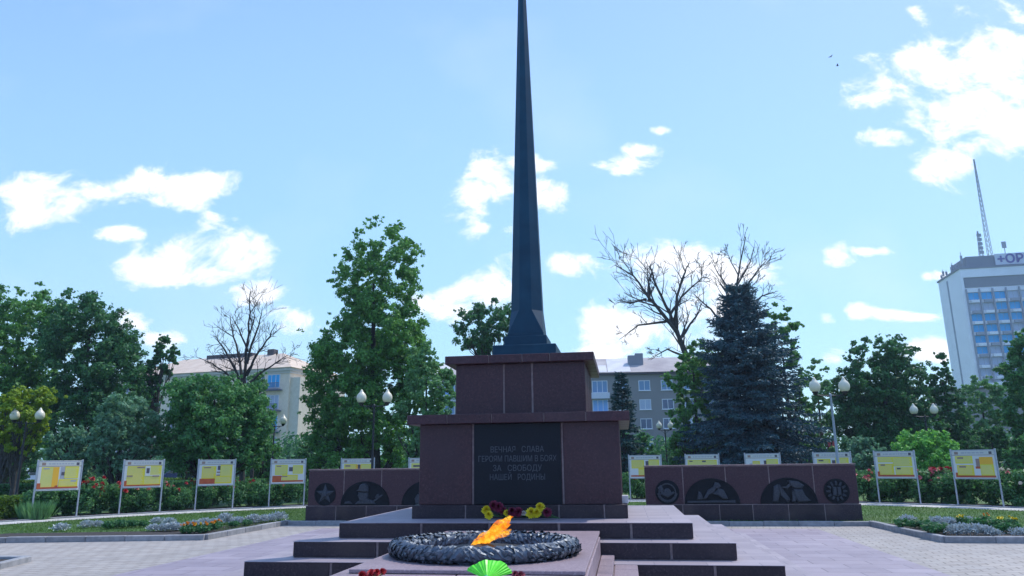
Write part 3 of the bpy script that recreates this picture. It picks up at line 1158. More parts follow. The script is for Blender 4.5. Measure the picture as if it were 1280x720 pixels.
# lime fan of wrapping paper
fan = empty('wrapped_bouquet', (.435, 6.1, .727), 0, 'bouquet lying in a fan of bright lime green pleated wrapping paper', 'bouquet')
g = MB()
vs, fs = [], []
npl = 30
for i in range(npl + 1):
    a = R_(-72 + 150 * i / npl)
    r = .205 * (.97 + .03 * math.sin(i * .7)) * (1 + .07 * max(0, 1 - i / 5)) * (1 - .12 * max(0, (i - 22) / 8))
    zig = .0045 * (1 if i % 2 else -1) * (1 + .5 * math.sin(i * 1.7))
    for t in (.08, .4, .75, 1):
        bulge = .06 * math.sin(math.pi * .5 * t) * math.cos((a) * 1.1)
        vs.append((r * t * math.sin(a), .03 + .17 * t + zig * t - bulge * .4, .012 + r * t * math.cos(a) * .62 * (1 if t < 1 else .99) + abs(zig) * t + bulge * .1))
for i in range(npl):
    for k in range(3):
        fs.append((i * 4 + k, (i + 1) * 4 + k, (i + 1) * 4 + k + 1, i * 4 + k + 1))
g.add(vs, fs)
w_ = g.build('wrapper', LIME, fan)
sm = w_.modifiers.new('thickness', 'SOLIDIFY')
sm.thickness = .002
g = MB()
g.tube([(0, .03, .02), (0, -.03, .03), (.01, -.22, .02)], [.022, .026, .018], 9)
g.build('stems', mat('teal_tape', (.03, .3, .25), .5), fan)


# ------------------------------------------------------------------ relief walls
def relief_wall(side, label):
    """built in local coordinates: x runs from the monument outwards, front faces -y"""
    s = side
    e = empty('relief_wall', (s * 4.8, 20.77, .06), 0, label, 'memorial wall')
    xi, xo, xb = 2.09 - 4.8, 7.52 - 4.8, 7.555 - 4.8
    z0, zb, zt = .06, .4964, 1.5041
    g = MB()
    g.T = Matrix.Translation((0, 0, -.06))
    k = MB()
    k.T = g.T
    X = lambda v: s * v
    cuts = [xi, xi + 1.0, xi + 2.12, xi + 3.24, xi + 4.36, xo]
    for a, c in zip(cuts[:-1], cuts[1:]):
        g.bbox(X(a + (.0 if a == xi else .014)), X(c - (.0 if c == xo else .014)), 0, .05, zb + .02, zt - .03, .005)
        g.bbox(X(a + (.0 if a == xi else .014)), X(c - (.0 if c == xo else .014)), .4, .45, zb + .02, zt - .03, .005)
    for q in (xi, xo - .05):
        g.bbox(X(q), X(q + .05), .06, .39, zb + .02, zt - .03, .005)
    g.build('facing_panels', GRANITE_W, e)
    k.box(X(xi + .01), X(xo - .01), .01, .44, z0, zt - .006)
    k.build('mortar_core', MORTAR, e)
    c = MB()
    c.T = g.T
    cuts = [xi - .02, xi + .9, xi + 1.95, xi + 3.0, xi + 4.1, xo + .02]
    for a, d in zip(cuts[:-1], cuts[1:]):
        c.bbox(X(a + .005), X(d - .005), -.02, .47, zt - .004, zt + .022, .004)
    c.build('coping', noisy('worn_granite_edge', (.2, .13, .125), (.28, .2, .19), 8, .7), e)
    d = MB()
    d.T = g.T
    cuts = [xi, xi + .95, xi + 1.9, xi + 2.75, xi + 3.65, xi + 4.55, xb]
    for a, c2 in zip(cuts[:-1], cuts[1:]):
        d.bbox(X(a + .012), X(c2 - .012), -.06, .51, z0, zb, .006)
    base = d.build('base_course', GRANITE_D, e)
    d = MB()
    d.T = g.T
    d.box(X(xi + .01), X(xb - .01), -.05, .5, z0, zb + .012)
    d.build('mortar_core', MORTAR, base)
    return e, X, (xi, xo, zb - .06, zt - .06)


def disc(r, n=40):
    return [(r * math.cos(2 * math.pi * k / n), r * math.sin(2 * math.pi * k / n)) for k in range(n)]


def half(r, h, n=30):
    return [(-r * math.cos(math.pi * k / n), h * math.sin(math.pi * k / n)) for k in range(n + 1)]


def dome(mb, pts, y0, depth, mi=0, steps=3):
    """a raised relief: outline shrinks while it comes forward, towards -y"""
    n = len(pts)
    cx = sum(p[0] for p in pts) / n
    cz = sum(p[1] for p in pts) / n
    vs, fs = [], []
    for i in range(steps + 1):
        t = i / steps
        k = 1 - .28 * t ** 2
        for x, z in pts:
            vs.append((cx + (x - cx) * k, y0 - depth * math.sin(t * math.pi / 2), cz + (z - cz) * k))
    for i in range(steps):
        for j in range(n):
            l = (j + 1) % n
            fs.append((i * n + j, i * n + l, (i + 1) * n + l, (i + 1) * n + j))
    fs.append(tuple(range(steps * n, (steps + 1) * n)))
    mb.add(vs, fs, mi)


def ring(mb, r0, r1, y0, y1, n=40, mi=0):
    vs, fs = [], []
    for k in range(n):
        a = 2 * math.pi * k / n
        for r, y in ((r0, y0), (r0, y1), (r1, y1), (r1, y0)):
            vs.append((r * math.cos(a), y, r * math.sin(a)))
    for k in range(n):
        l = (k + 1) % n
        for q in range(4):
            fs.append((k * 4 + q, k * 4 + (q + 1) % 4, l * 4 + (q + 1) % 4, l * 4 + q))
    mb.add(vs, fs, mi)


def place(mb, name, parent, x, z, mats, label=None):
    o = mb.build(name, mats, parent)
    o.location = (x, 0, z)
    if label:
        o['label'] = label
    return o


def star_pts(r, q, rot=math.pi / 2):
    return [((r if k % 2 == 0 else q) * math.cos(rot + k * math.pi / 5), (r if k % 2 == 0 else q) * math.sin(rot + k * math.pi / 5)) for k in range(10)]


wl, XL, (xi, xo, zb, zt) = relief_wall(-1, 'low maroon granite wall left of the monument with a star medallion and a helmeted soldier relief')
wr_, XR, _ = relief_wall(1, 'low maroon granite wall right of the monument with two arched and two round dark reliefs')
HW, HH = .72, .66
MZ = zb + .33


def medallion(parent, x, kind):
    m = MB()
    m.plate(disc(.315), -.014, .0)
    ring(m, .285, .318, -.026, -.012)
    base = place(m, 'medallion', parent, x, MZ, RELIEF_B)
    q = MB()
    if kind == 'star':
        st = star_pts(.29, .118)
        vs = [(a, -.014, c) for a, c in st] + [(0, -.07, 0)]
        q.add(vs, [((k + 1) % 10, k, 10) for k in range(10)])
        dome(q, disc(.075, 16), -.045, .03)
    elif kind == 'emblem':
        ring(q, .2, .235, -.04, -.012)
        for k in range(10):
            a = R_(200 + k * 16)
            q.T = Matrix.Translation((.24 * math.cos(a), 0, .24 * math.sin(a))) @ Matrix.Rotation(-a + math.pi / 2, 4, 'Y')
            dome(q, [(-.05, -.02), (.05, -.02), (.06, .02), (-.03, .03)], -.012, .03)
        q.T = Matrix()
        dome(q, [(-.25, .12), (-.16, .2), (-.08, .05), (-.1, -.06), (-.19, 0)], -.012, .035)
        dome(q, disc(.1, 18), -.03, .03)
        dome(q, [(-.2, -.05), (.0, -.14), (.2, -.02), (.16, .02), (0, -.06), (-.16, .0)], -.012, .05)
    else:
        for k in range(12):
            a = 2 * math.pi * k / 12
            q.T = Matrix.Translation((.2 * math.cos(a), 0, .2 * math.sin(a))) @ Matrix.Rotation(-a, 4, 'Y')
            dome(q, [(-.05, -.035), (.06, -.02), (.06, .02), (-.05, .035)], -.012, .035)
        q.T = Matrix()
        dome(q, [(-.11, -.1), (0, -.13), (.0, .1), (-.1, .12)], -.012, .06)
        dome(q, [(.01, -.13), (.11, -.1), (.1, .12), (.01, .1)], -.012, .06)
    q.build('relief_figure', RELIEF, base)
    for a in (-.27, .27):
        pass
    return base


def arch(parent, x, kind):
    m = MB()
    m.plate([(-HW, 0)] + half(HW, HH)[1:-1] + [(HW, 0)], -.014, .0)
    pts = half(HW, HH)
    inn = half(HW - .035, HH - .035)
    n = len(pts)
    vs = [(a, -.012, c) for a, c in pts] + [(a, -.03, c) for a, c in pts] + [(a, -.03, c) for a, c in inn] + [(a, -.012, c) for a, c in inn]
    fs = []
    for k in range(n - 1):
        for r in range(3):
            fs.append((r * n + k, r * n + k + 1, (r + 1) * n + k + 1, (r + 1) * n + k))
    m.add(vs, fs)
    base = place(m, 'arched_relief', parent, x, zb + .022, RELIEF_B)
    q = MB()
    D = lambda pts, dp=.06: dome(q, pts, -.013, dp)
    if kind == 'soldier':       # head in a helmet, in profile, looking left, rifle beside
        D([(-.27, .39), (-.19, .43), (-.17, .53), (-.09, .6), (.02, .6), (.09, .53), (.11, .43), (.13, .37), (-.02, .36)], .09)
        D([(-.2, .375), (.1, .36), (.11, .26), (.08, .16), (-.02, .11), (-.11, .1), (-.15, .13), (-.17, .18), (-.16, .2), (-.185, .215), (-.175, .24), (-.22, .265), (-.19, .32)], .065)
        D([(-.3, .03), (-.2, .12), (-.06, .15), (.1, .18), (.24, .13), (.33, .03)], .05)
        D([(-.02, .15), (.1, .2), (.13, .1), (.02, .08)], .06)
        D([(.22, .1), (.25, .14), (.5, .3), (.53, .27), (.27, .08)], .025)
        D([(.3, .2), (.34, .3), (.42, .31), (.42, .22)], .03)
        D([(-.62, .04), (-.58, .1), (-.45, .12), (-.36, .04)], .025)
    elif kind == 'group':
        D([(-.3, .02), (-.34, .18), (-.22, .34), (-.12, .2), (-.1, .02)], .06)
        D([(-.22, .34), (-.16, .48), (-.1, .44), (-.12, .34)], .06)
        D([(-.05, .02), (-.06, .24), (.06, .3), (.14, .2), (.16, .02)], .07)
        D([(.0, .32), (0, .44), (.08, .46), (.1, .34)], .07)
        D([(.22, .02), (.26, .26), (.36, .22), (.4, .02)], .05)
    elif kind == 'bowed':       # bowed figure kneeling over a long slab
        D([(-.66, .03), (.6, .03), (.6, .1), (-.66, .08)], .03)
        D([(-.4, .1), (-.34, .34), (-.28, .3), (-.22, .12)], .045)
        D([(-.24, .12), (-.1, .36), (.06, .46), (.16, .42), (.04, .28), (-.08, .24), (-.16, .12)], .06)
        D([(.04, .44), (.1, .56), (.2, .54), (.26, .44), (.16, .38)], .075)
        D([(.02, .26), (.18, .42), (.32, .36), (.42, .12), (.28, .12), (.16, .22)], .07)
    else:                        # figure reaching out, a draped banner to the left
        D([(-.42, .04), (-.36, .44), (-.26, .5), (-.2, .3), (-.28, .04)], .045)
        D([(-.26, .5), (-.2, .48), (.04, .1), (-.04, .04), (-.2, .2)], .04)
        D([(-.22, .42), (-.02, .36), (.1, .48), (.06, .54), (-.04, .44)], .05)
        D([(.0, .6), (.12, .58), (.28, .56), (.42, .46), (.34, .38), (.16, .38), (.06, .46)], .07)
        D([(.12, .38), (.34, .38), (.42, .2), (.56, .06), (.4, .04), (.22, .04), (.14, .2)], .065)
        D([(.1, .36), (.2, .22), (.16, .04), (.06, .04)], .05)
    q.build('relief_figure', RELIEF, base)
    return base


# x measured from the monument side: emblem, arch, arch, star
medallion(wr_, XR(2.66 - 4.8), 'emblem')
arch(wr_, XR(3.82 - 4.8), 'bowed')
arch(wr_, XR(5.78 - 4.8), 'reach')
medallion(wr_, XR(6.99 - 4.8), 'crest')
medallion(wl, XL(2.66 - 4.8), 'emblem')
arch(wl, XL(4.0 - 4.8), 'group')
arch(wl, XL(5.8 - 4.8), 'soldier')
medallion(wl, XL(7.0 - 4.8), 'star')


# ------------------------------------------------------------------ information boards
def arc_hit(px, py=575.):
    q = ray(px, py)
    dx, dy = q[0], q[1]
    ox, oy = C0[0] - ARC_C[0], C0[1] - ARC_C[1]
    a, b2, c = dx * dx + dy * dy, ox * dx + oy * dy, ox * ox + oy * oy - ARC_R ** 2
    t = (-b2 + math.sqrt(b2 * b2 - a * c)) / a
    return C0[0] + dx * t, C0[1] + dy * t


BW = 1.32
PM = [WHITEP, HEADP, YEL, YEL2, ORG, REDP, INKP, BROWNP, GREYP]
W, HD, Y1, Y2, OR, RD, IN, BR, GY = range(9)
LAY = [
    [(.09, .1, .46, .78, Y2), (.36, .1, .46, .78, OR), (.11, .72, .25, .77, GY), (.52, .38, .64, .8, GY), (.54, .5, .62, .62, IN), (.64, .42, .93, .8, Y2), (.52, .12, .93, .34, Y1), (.78, .27, .92, .33, GY), (.03, .04, .97, .1, RD), (.0, .04, .08, .24, RD), (.42, .08, .48, .15, RD)],
    [(.09, .1, .5, .78, Y1), (.54, .1, .95, .8, Y2), (.32, .72, .52, .78, BR), (.54, .46, .67, .8, WHITEP and 0), (.57, .52, .65, .72, IN), (.54, .42, .95, .45, W), (.07, .4, .22, .45, BR), (.74, .38, .92, .43, BR), (.03, .04, .97, .09, RD), (.02, .05, .08, .25, RD)],
    [(.1, .28, .46, .74, Y1), (.13, .68, .33, .73, BR), (.52, .6, .62, .78, IN), (.5, .48, .6, .54, BR), (.5, .36, .62, .42, BR), (.62, .1, .92, .8, Y2), (.48, .08, .92, .34, Y1), (.03, .05, .46, .26, RD)],
    [(.12, .38, .46, .76, Y2), (.14, .7, .28, .75, BR), (.52, .5, .64, .68, IN), (.66, .42, .93, .74, Y2), (.34, .12, .78, .33, Y1), (.3, .26, .48, .31, BR), (.03, .05, .97, .12, RD), (.03, .1, .3, .32, RD)],
    [(.08, .3, .45, .76, Y1), (.1, .66, .26, .74, BR), (.46, .4, .58, .74, OR), (.5, .55, .58, .76, IN), (.62, .3, .93, .76, Y2), (.03, .05, .97, .12, RD)],
    [(.08, .3, .5, .76, Y2), (.12, .62, .4, .7, IN), (.55, .3, .93, .76, Y1), (.03, .05, .97, .12, RD)],
    [(.08, .45, .45, .78, Y1), (.52, .52, .62, .76, IN), (.64, .42, .94, .8, Y2), (.3, .12, .7, .4, Y1), (.03, .05, .97, .12, RD)],
    [(.06, .2, .94, .76, Y2), (.1, .7, .2, .75, IN), (.5, .68, .62, .75, IN), (.03, .05, .97, .12, RD)],
    [(.1, .3, .2, .6, GY), (.22, .2, .4, .68, Y1), (.54, .3, .62, .72, IN), (.64, .2, .94, .76, Y2), (.03, .05, .97, .12, RD)],
    [(.1, .2, .44, .74, Y2), (.12, .66, .26, .72, IN), (.5, .3, .6, .7, IN), (.62, .2, .94, .78, Y2), (.03, .05, .97, .12, RD)],
    [(.08, .62, .44, .78, Y2), (.08, .14, .44, .52, Y1), (.48, .46, .93, .78, Y2), (.52, .12, .93, .38, Y2), (.12, .46, .24, .52, BR), (.54, .32, .64, .38, IN), (.03, .04, .97, .11, RD), (.02, .05, .08, .24, RD)],
    [(.08, .55, .46, .78, Y2), (.1, .12, .46, .45, Y1), (.55, .4, .64, .7, BR), (.53, .34, .7, .42, RD), (.66, .5, .93, .74, OR), (.66, .12, .93, .48, Y2), (.12, .7, .26, .76, BR), (.14, .38, .3, .44, BR), (.03, .03, .97, .1, RD), (.03, .05, .08, .2, RD)],
]


def board(px, lay, label):
    x, y = arc_hit(px)
    ang = math.atan2(x - ARC_C[0], y - ARC_C[1])
    e = empty('information_board', (x, y, .09), -ang, label, 'notice board', 'information boards along the curved path')
    HT = 1.82
    for sx in (-1, 1):
        g = MB()
        g.bbox(sx * BW / 2 - .022, sx * BW / 2 + .022, -.022, .022, -.06, HT, .004)
        g.build('post', STEEL, e)
    g = MB()
    x0, x1, z0, z1 = -BW / 2 + .024, BW / 2 - .024, .86, HT - .03
    g.box(x0, x1, -.012, .012, z0 + .02, z1 - .02)
    g.bbox(x0, x1, -.02, .02, z1 - .022, z1, .003)
    g.bbox(x0, x1, -.02, .02, z0, z0 + .022, .003)
    pn = g.build('panel', STEEL, e)
    p = MB()
    x0, x1, z0, z1 = x0 + .012, x1 - .012, z0 + .03, z1 - .03
    p.box(x0, x1, -.0165, -.0125, z0, z1, W)
    Xf = lambda t: x0 + (x1 - x0) * t
    zh = z1 - .15
    p.box(x0, x1, -.0185, -.0165, zh + .018, z1, HD)
    p.box(x0, x1, -.0185, -.0165, zh, zh + .016, BR)
    rn = random.Random(int(px))
    t = .22
    while t < .78:                       # header lettering, too small to read
        w = rn.uniform(.03, .09)
        p.box(Xf(t), Xf(t + w), -.0198, -.0186, zh + .065, zh + .1, GY)
        t += w + .02
    p.box(Xf(.06), Xf(.15), -.0198, -.0186, zh + .035, zh + .12, ORG and BR)
    p.box(Xf(.88), Xf(.95), -.0198, -.0186, zh + .035, zh + .12, IN)
    Zf = lambda t: z0 + (zh - z0) * t / .82 if t < .82 else zh
    for i, (a, b0, c, d, mi) in enumerate(lay):
        if mi in (Y1, Y2, OR):
            a, b0, c, d = a - .022, b0 - .025, c + .022, min(.815, d + .022)
        yy = -.018 - .0012 * i
        p.box(Xf(a), Xf(c), yy, -.0162, Zf(b0), Zf(d), mi)
        if mi in (Y1, Y2) and (c - a) > .2:
            zz = Zf(d) - .05
            while zz > Zf(b0) + .03:
                p.box(Xf(a) + .02, Xf(c) - .02 - rn.uniform(0, .08), yy - .0006, yy, zz, zz + .006, HD)
                zz -= .024
    p.build('poster', PM, pn)
    return e


BLAB = ['leftmost information board, one tall yellow column and a portrait',
        'second information board from the left with four yellow blocks and a small portrait',
        'third information board from the left with a large red block at lower left',
        'information board just left of the left memorial wall, red corner and yellow strip below',
        'information board rising behind the left memorial wall near the soldier relief',
        'information board half hidden between the left memorial wall and the monument',
        'information board seen in the gap just right of the monument',
        'information board with one wide yellow block above the bowed figure relief',
        'information board with a grey square and dark figure above the second right arch',
        'information board above the last medallion of the right memorial wall',
        'information board with four yellow blocks beside the right end of the right memorial wall',
        'information board at the far right with a reddish monument picture and orange block']
for px, lay, lb in zip([76.5, 181, 272, 361, 447.5, 531, 806, 877.5, 953, 1040, 1118, 1217], LAY, BLAB):
    board(px, lay, lb)


# ------------------------------------------------------------------ street lamps
def lamp(px, py, d, width, m, label, rz=0.):
    """py: where the globes stand; width: half spacing of the two globes in metres"""
    p = at(px, py, d)
    zg = p[2]
    e = empty('street_lamp', (p[0], p[1], .09), YAW + rz, label, 'street lamp', 'two globe park lamps')
    h = zg - .09 - .22
    g = MB()
    g.lathe([(.13, -.05), (.13, .2), (.1, .26), (.075, .5), (.06, .55), (.045, h * .6), (.04, h - .1), (.05, h - .05), (.03, h + .02)], n=12)
    g.build('pole', m, e, True)
    g = MB()
    g.tube([(-width, 0, h - .03), (-width * .5, 0, h - .06), (0, 0, h - .06), (width * .5, 0, h - .06), (width, 0, h - .03)], .022, 7)
    g.tube([(-width * .7, 0, h - .06), (0, 0, h - .3)], .012, 5)
    g.tube([(width * .7, 0, h - .06), (0, 0, h - .3)], .012, 5)
    g.build('crossarm', LAMPBLACK, e)
    for s in (-1, 1):
        g = MB()
        g.lathe([(.05, -.04), (.1, .05), (.12, .07), (.12, .09)], n=12)
        hold = g.build('lamp_holder', LAMPBLACK, e, True)
        hold.location = (s * width, 0, h)
        g = MB()
        g.lathe([(.11, .09), (.165, .14), (.2, .24), (.195, .34), (.15, .43), (.09, .49), (.065, .53), (.045, .58), (.012, .62)], n=18)
        gl_ = g.build('globe', GLOBE, e, True)
        gl_.location = (s * width, 0, h)
    return e


lamp(468, 499, 29.5, .52, LAMPBLACK, 'black two globe lamp in front of the big tree left of the monument')
lamp(34, 521, 33, .56, LAMPBLACK, 'black two globe lamp at the far left against the yellow green foliage')
lamp(343.5, 527, 43, .5, LAMPBLACK, 'black two globe lamp in front of the cream building balconies')
lamp(1037, 485, 27, .54, LAMPGREY, 'grey two globe lamp with the largest globes, beside the round dark tree on the right')
lamp(1155, 514, 38, .52, LAMPBLACK, 'two globe lamp standing behind the light green bush on the right')
lamp(831, 533, 52, .4, LAMPBLACK, 'small distant two globe lamp below the grey brick building')


# ------------------------------------------------------------------ vegetation generators
def leaf_cloud(centers, radii, n, size, rng, flat=.75, elong=1.7, up=.35):
    """n leaf quads spread through blobs"""
    centers, radii = np.asarray(centers, float), np.asarray(radii, float)
    wgt = radii ** 2.2
    idx = rng.choice(len(centers), n, p=wgt / wgt.sum())
    d = rng.normal(size=(n, 3))
    d /= np.linalg.norm(d, axis=1)[:, None]
    r = rng.random(n) ** .45
    r = r * (1 + .12 * rng.normal(size=n))
    off = d * (r * radii[idx])[:, None]
    off[:, 2] *= flat
    P = centers[idx] + off
    nrm = d + rng.normal(0, .7, (n, 3))
    nrm[:, 2] += up
    nrm /= np.linalg.norm(nrm, axis=1)[:, None]
    t = np.cross(nrm, rng.normal(size=(n, 3)))
    t /= np.linalg.norm(t, axis=1)[:, None] + 1e-9
    s = np.cross(nrm, t)
    L = size * rng.uniform(.6, 1.3, n)[:, None]
    Wd = L / elong
    V = np.empty((n, 4, 3))
    V[:, 0] = P - t * L * .5
    V[:, 1] = P + s * Wd * .5
    V[:, 2] = P + t * L * .5
    V[:, 3] = P - s * Wd * .5
    return V


def limb(mb, p0, p1, r0, r1, n=5, jit=.06, rn=random, sides=6):
    p0, p1 = Vector(p0), Vector(p1)
    L = (p1 - p0).length
    pts, rr = [], []
    for i in range(n + 1):
        t = i / n
        p = p0.lerp(p1, t) + Vector((0, 0, L * .08 * math.sin(math.pi * t)))
        if 0 < i < n:
            p += Vector((rn.uniform(-1, 1), rn.uniform(-1, 1), rn.uniform(-1, 1))) * L * jit
        pts.append(p)
        rr.append(r0 + (r1 - r0) * t)
    mb.tube(pts, rr, sides)
    return pts


def tree(name, label, cat, d, prof, leaf, n, size=.2, bark=BARK, trunk_px=None, blobs=46, br=.36, flat=.75, seed=1, depth=.8, tr=.2, group=None, fill=1., gap=0.):
    """prof: crown outline rows (y, x left, x right) as seen across the park at distance d"""
    rn = random.Random(seed)
    rng = np.random.default_rng(seed)
    rows = []
    for (y, xl, xr) in prof:
        a, b_ = at(xl, y, d), at(xr, y, d)
        rows.append((a[2], (a - C0) @ RT, (b_ - C0) @ RT))
    rows.sort()
    zs = [r[0] for r in rows]
    mid = sum((r[1] + r[2]) / 2 for r in rows) / len(rows)
    if trunk_px is not None:
        mid = (at(trunk_px, 570, d) - C0) @ RT
    base = C0 + FH * d + RT * mid
    e = empty(name, (base[0], base[1], .08), YAW, label, cat, group)
    # local frame: x along RT, y along FH
    def span(z):
        return np.interp(z, zs, [r[1] - mid for r in rows]), np.interp(z, zs, [r[2] - mid for r in rows])
    cs, rs = [], []
    z0, z1 = zs[0], zs[-1]
    wmax = max(r[2] - r[1] for r in rows)
    # bough ends: a layered set of clusters, wide rows get more of them
    zz_ = np.linspace(z0, z1, 200)
    ww = np.array([max(.25, (span(q)[1] - span(q)[0])) for q in zz_])
    cdf = np.cumsum(ww ** 1.25)
    cdf /= cdf[-1]
    nb_ = int(blobs * 1.5)
    for i in range(nb_):
        z = float(np.interp((i + rn.random()) / nb_, cdf, zz_))
        l, r = span(z)
        w = (r - l) / 2
        rb = max(.3, min(w * br, wmax * .12)) * rn.uniform(.6, 1.2)
        k = max(0., w - rb * .7)
        a = i * 2.39996 + rn.uniform(-.5, .5)
        q = rn.random() ** .38 * rn.uniform(.82, 1.06)
        x = (l + r) / 2 + k * q * math.cos(a)
        y = k * depth * q * math.sin(a)
        zz = min(max(z, z0 + rb * .4), z1 - rb * flat * .6)
        cs.append((x, y, zz - .08))
        rs.append(rb)
    # each bough end carries many small sprays of leaves, some straggling out
    sc_, sr = [], []
    for c, rb in zip(cs, rs):
        for j in range(13):
            v = rng.normal(size=3)
            v /= np.linalg.norm(v)
            v[2] = v[2] * flat + .1
            far = rng.uniform(.35, 1.0) if j < 10 else rng.uniform(.95, 1.4)
            sc_.append(np.array(c) + v * rb * far)
            sr.append(rb * rng.uniform(.22, .48) if j < 10 else rb * rng.uniform(.12, .26))
    V = leaf_cloud(sc_, sr, int(n * 1.55), size * .8, rng, .8)
    # loose single sprays round the outline
    g = MB()
    top = z0 + (z1 - z0) * .72
    lt = span(top)
    tx = (lt[0] + lt[1]) / 2
    tp = [(0, 0, -.1), (0, 0, z0 * .5), (tx * .25, 0, z0 * .5 + top * .2), (tx * .6, 0, z0 * .3 + top * .45), (tx, 0, top)]
    g.tube(tp, [tr * 1.25, tr, tr * .8, tr * .55, tr * .2], 9)
    for i in range(min(len(cs), 26)):
        c = cs[i]
        t = min(.9, max(.15, (c[2] - .25 * (z1 - z0)) / top))
        t0 = max(.12, t - .28)
        f = t0 * 4
        k = min(3, int(f))
        p0 = Vector(tp[k]).lerp(Vector(tp[k + 1]), f - k)
        pts = limb(g, p0, c, tr * .42 * (1 - .5 * t), .02, 5, .05, rn, 5)
        for _ in range(2):
            q = Vector(c) + Vector((rn.uniform(-1, 1), rn.uniform(-1, 1), rn.uniform(-.3, 1))) * rs[i]
            limb(g, pts[3], q, tr * .13, .008, 3, .07, rn, 4)
    g.build('trunk', bark, e)
    quads('crown', V, leaf, e)
    return e


def spruce(label, d, px, ytop, ybase_px, wl, wr, leaf, seed, whorl=.34, nb=9, group=None, tops=None, dens=1., power=.82):
    """conifer with drooping whorls; wl/wr half widths in pixels low down"""
    rn = random.Random(seed)
    rng = np.random.default_rng(seed)
    top = at(px, ytop, d)[2]
    base = C0 + FH * d + RT * ((at(px, ybase_px, d) - C0) @ RT)
    Wl, Wr = wl * d / F, wr * d / F
    e = empty('spruce_tree', (base[0], base[1], .08), YAW, label, 'tree', group)
    g = MB()
    hgt = top - .08
    g.tube([(0, 0, -.1), (0, 0, hgt * .5), (0, 0, hgt)], [.03 * hgt * .6, .012 * hgt, .01], 8)
    P, T, S = [], [], []
    z = .45
    while z < hgt - .12:
        n = max(5, int(nb * (1 - .4 * z / hgt)))
        a0 = rn.uniform(0, 6.28)
        zc = z
        for k in range(n):
            z = zc + rn.uniform(-.55, .55) * whorl
            t = min(.985, max(.02, z / hgt))
            shape = (1 - t) ** power * (1 + .12 * math.sin(t * 17 + seed) + .1 * math.sin(t * 41 + 2 * seed)) * (1 - .25 * max(0, .12 - t) / .12) + .02
            a = a0 + 2 * math.pi * k / n + rn.uniform(-.3, .3)
            W_ = Wr if math.cos(a) > 0 else Wl
            W_ = W_ * abs(math.cos(a)) + (Wl + Wr) / 2 * (1 - abs(math.cos(a)))
            L = W_ * shape * rn.choice((rn.uniform(.5, .9), rn.uniform(.8, 1.1), rn.uniform(.9, 1.2)))
            if L < .12:
                L = .12
            dirh = Vector((math.cos(a), math.sin(a), 0))
            rise = .75 * (t - .35)
            pts = []
            m = 7
            for i in range(m + 1):
                s = i / m
                zz = z + L * (rise * s - .38 * s * s + (.22 * s ** 4))
                pts.append(dirh * (L * s) + Vector((0, 0, zz)))
            g.tube(pts, [.035 * (1 - t) * (1 - i / m) + .008 for i in range(m + 1)], 4)
            side = Vector((-math.sin(a), math.cos(a), 0))
            nt = int((6 + L * 7) * dens)
            for q in range(nt):
                s = .12 + .9 * (q + rn.random()) / nt
                f = min(.999, s) * m
                i = int(f)
                p = pts[i].lerp(pts[i + 1], f - i)
                dl = (pts[i + 1] - pts[i]).normalized()
                for sg in (-1, 1):
                    tl = min(.75, .14 + .36 * L * (1 - s) + .05) * rn.uniform(.7, 1.2)
                    dd = (dl * .75 + side * sg * rn.uniform(.5, 1.) + Vector((0, 0, rn.uniform(-.42, .02)))).normalized()
                    ns = max(3, int(tl / .075))
                    for w in range(ns):
                        P.append(p + dd * (tl * w / ns))
                        T.append(dd)
        z = zc + whorl * (1 - .35 * zc / hgt)
    P = np.array([tuple(p) for p in P])
    T = np.array([tuple(p) for p in T])
    n = len(P)
    ax = np.cross(T, rng.normal(size=(n, 3)))
    ax /= np.linalg.norm(ax, axis=1)[:, None]
    t2 = T + .55 * ax
    t2 /= np.linalg.norm(t2, axis=1)[:, None]
    s2 = np.cross(t2, rng.normal(size=(n, 3)))
    s2 /= np.linalg.norm(s2, axis=1)[:, None]
    L = rng.uniform(.13, .25, n)[:, None]
    V = np.empty((n, 4, 3))
    V[:, 0] = P
    V[:, 1] = P + t2 * L * .5 + s2 * .034
    V[:, 2] = P + t2 * L
    V[:, 3] = P + t2 * L * .5 - s2 * .034
    g.build('trunk', BARK_D, e)
    quads('crown', V, leaf, e)
    return e


def bare_grow(g, p, dirv, L, r, lvl, rn, up=.25, spread=.6, sides=5, minr=.008, kids=(3, 5)):
    n = 5
    pts, rr = [Vector(p)], [r]
    dv = Vector(dirv).normalized()
    for i in range(n):
        dv = (dv + Vector((rn.uniform(-1, 1), rn.uniform(-1, 1), rn.uniform(-1, 1))) * .13 + Vector((0, 0, up * .12))).normalized()
        pts.append(pts[-1] + dv * (L / n))
        rr.append(max(minr, r * (1 - .75 * (i + 1) / n)))
    g.tube(pts, rr, sides)
    if lvl <= 0:
        return
    for k in range(rn.randint(*kids)):
        t = rn.uniform(.25, .98)
        f = min(.999, t) * n
        i = int(f)
        q = pts[i].lerp(pts[i + 1], f - i)
        dl = (pts[i + 1] - pts[i]).normalized()
        sdv = dl.cross(Vector((rn.uniform(-1, 1), rn.uniform(-1, 1), rn.uniform(-1, 1)))).normalized()
        nd = (dl * (1 - spread * .5) + sdv * spread + Vector((0, 0, up * .5))).normalized()
        bare_grow(g, q, nd, L * rn.uniform(.4, .68), max(minr, rr[i] * .55), lvl - 1, rn, up, spread, 4, minr, kids)


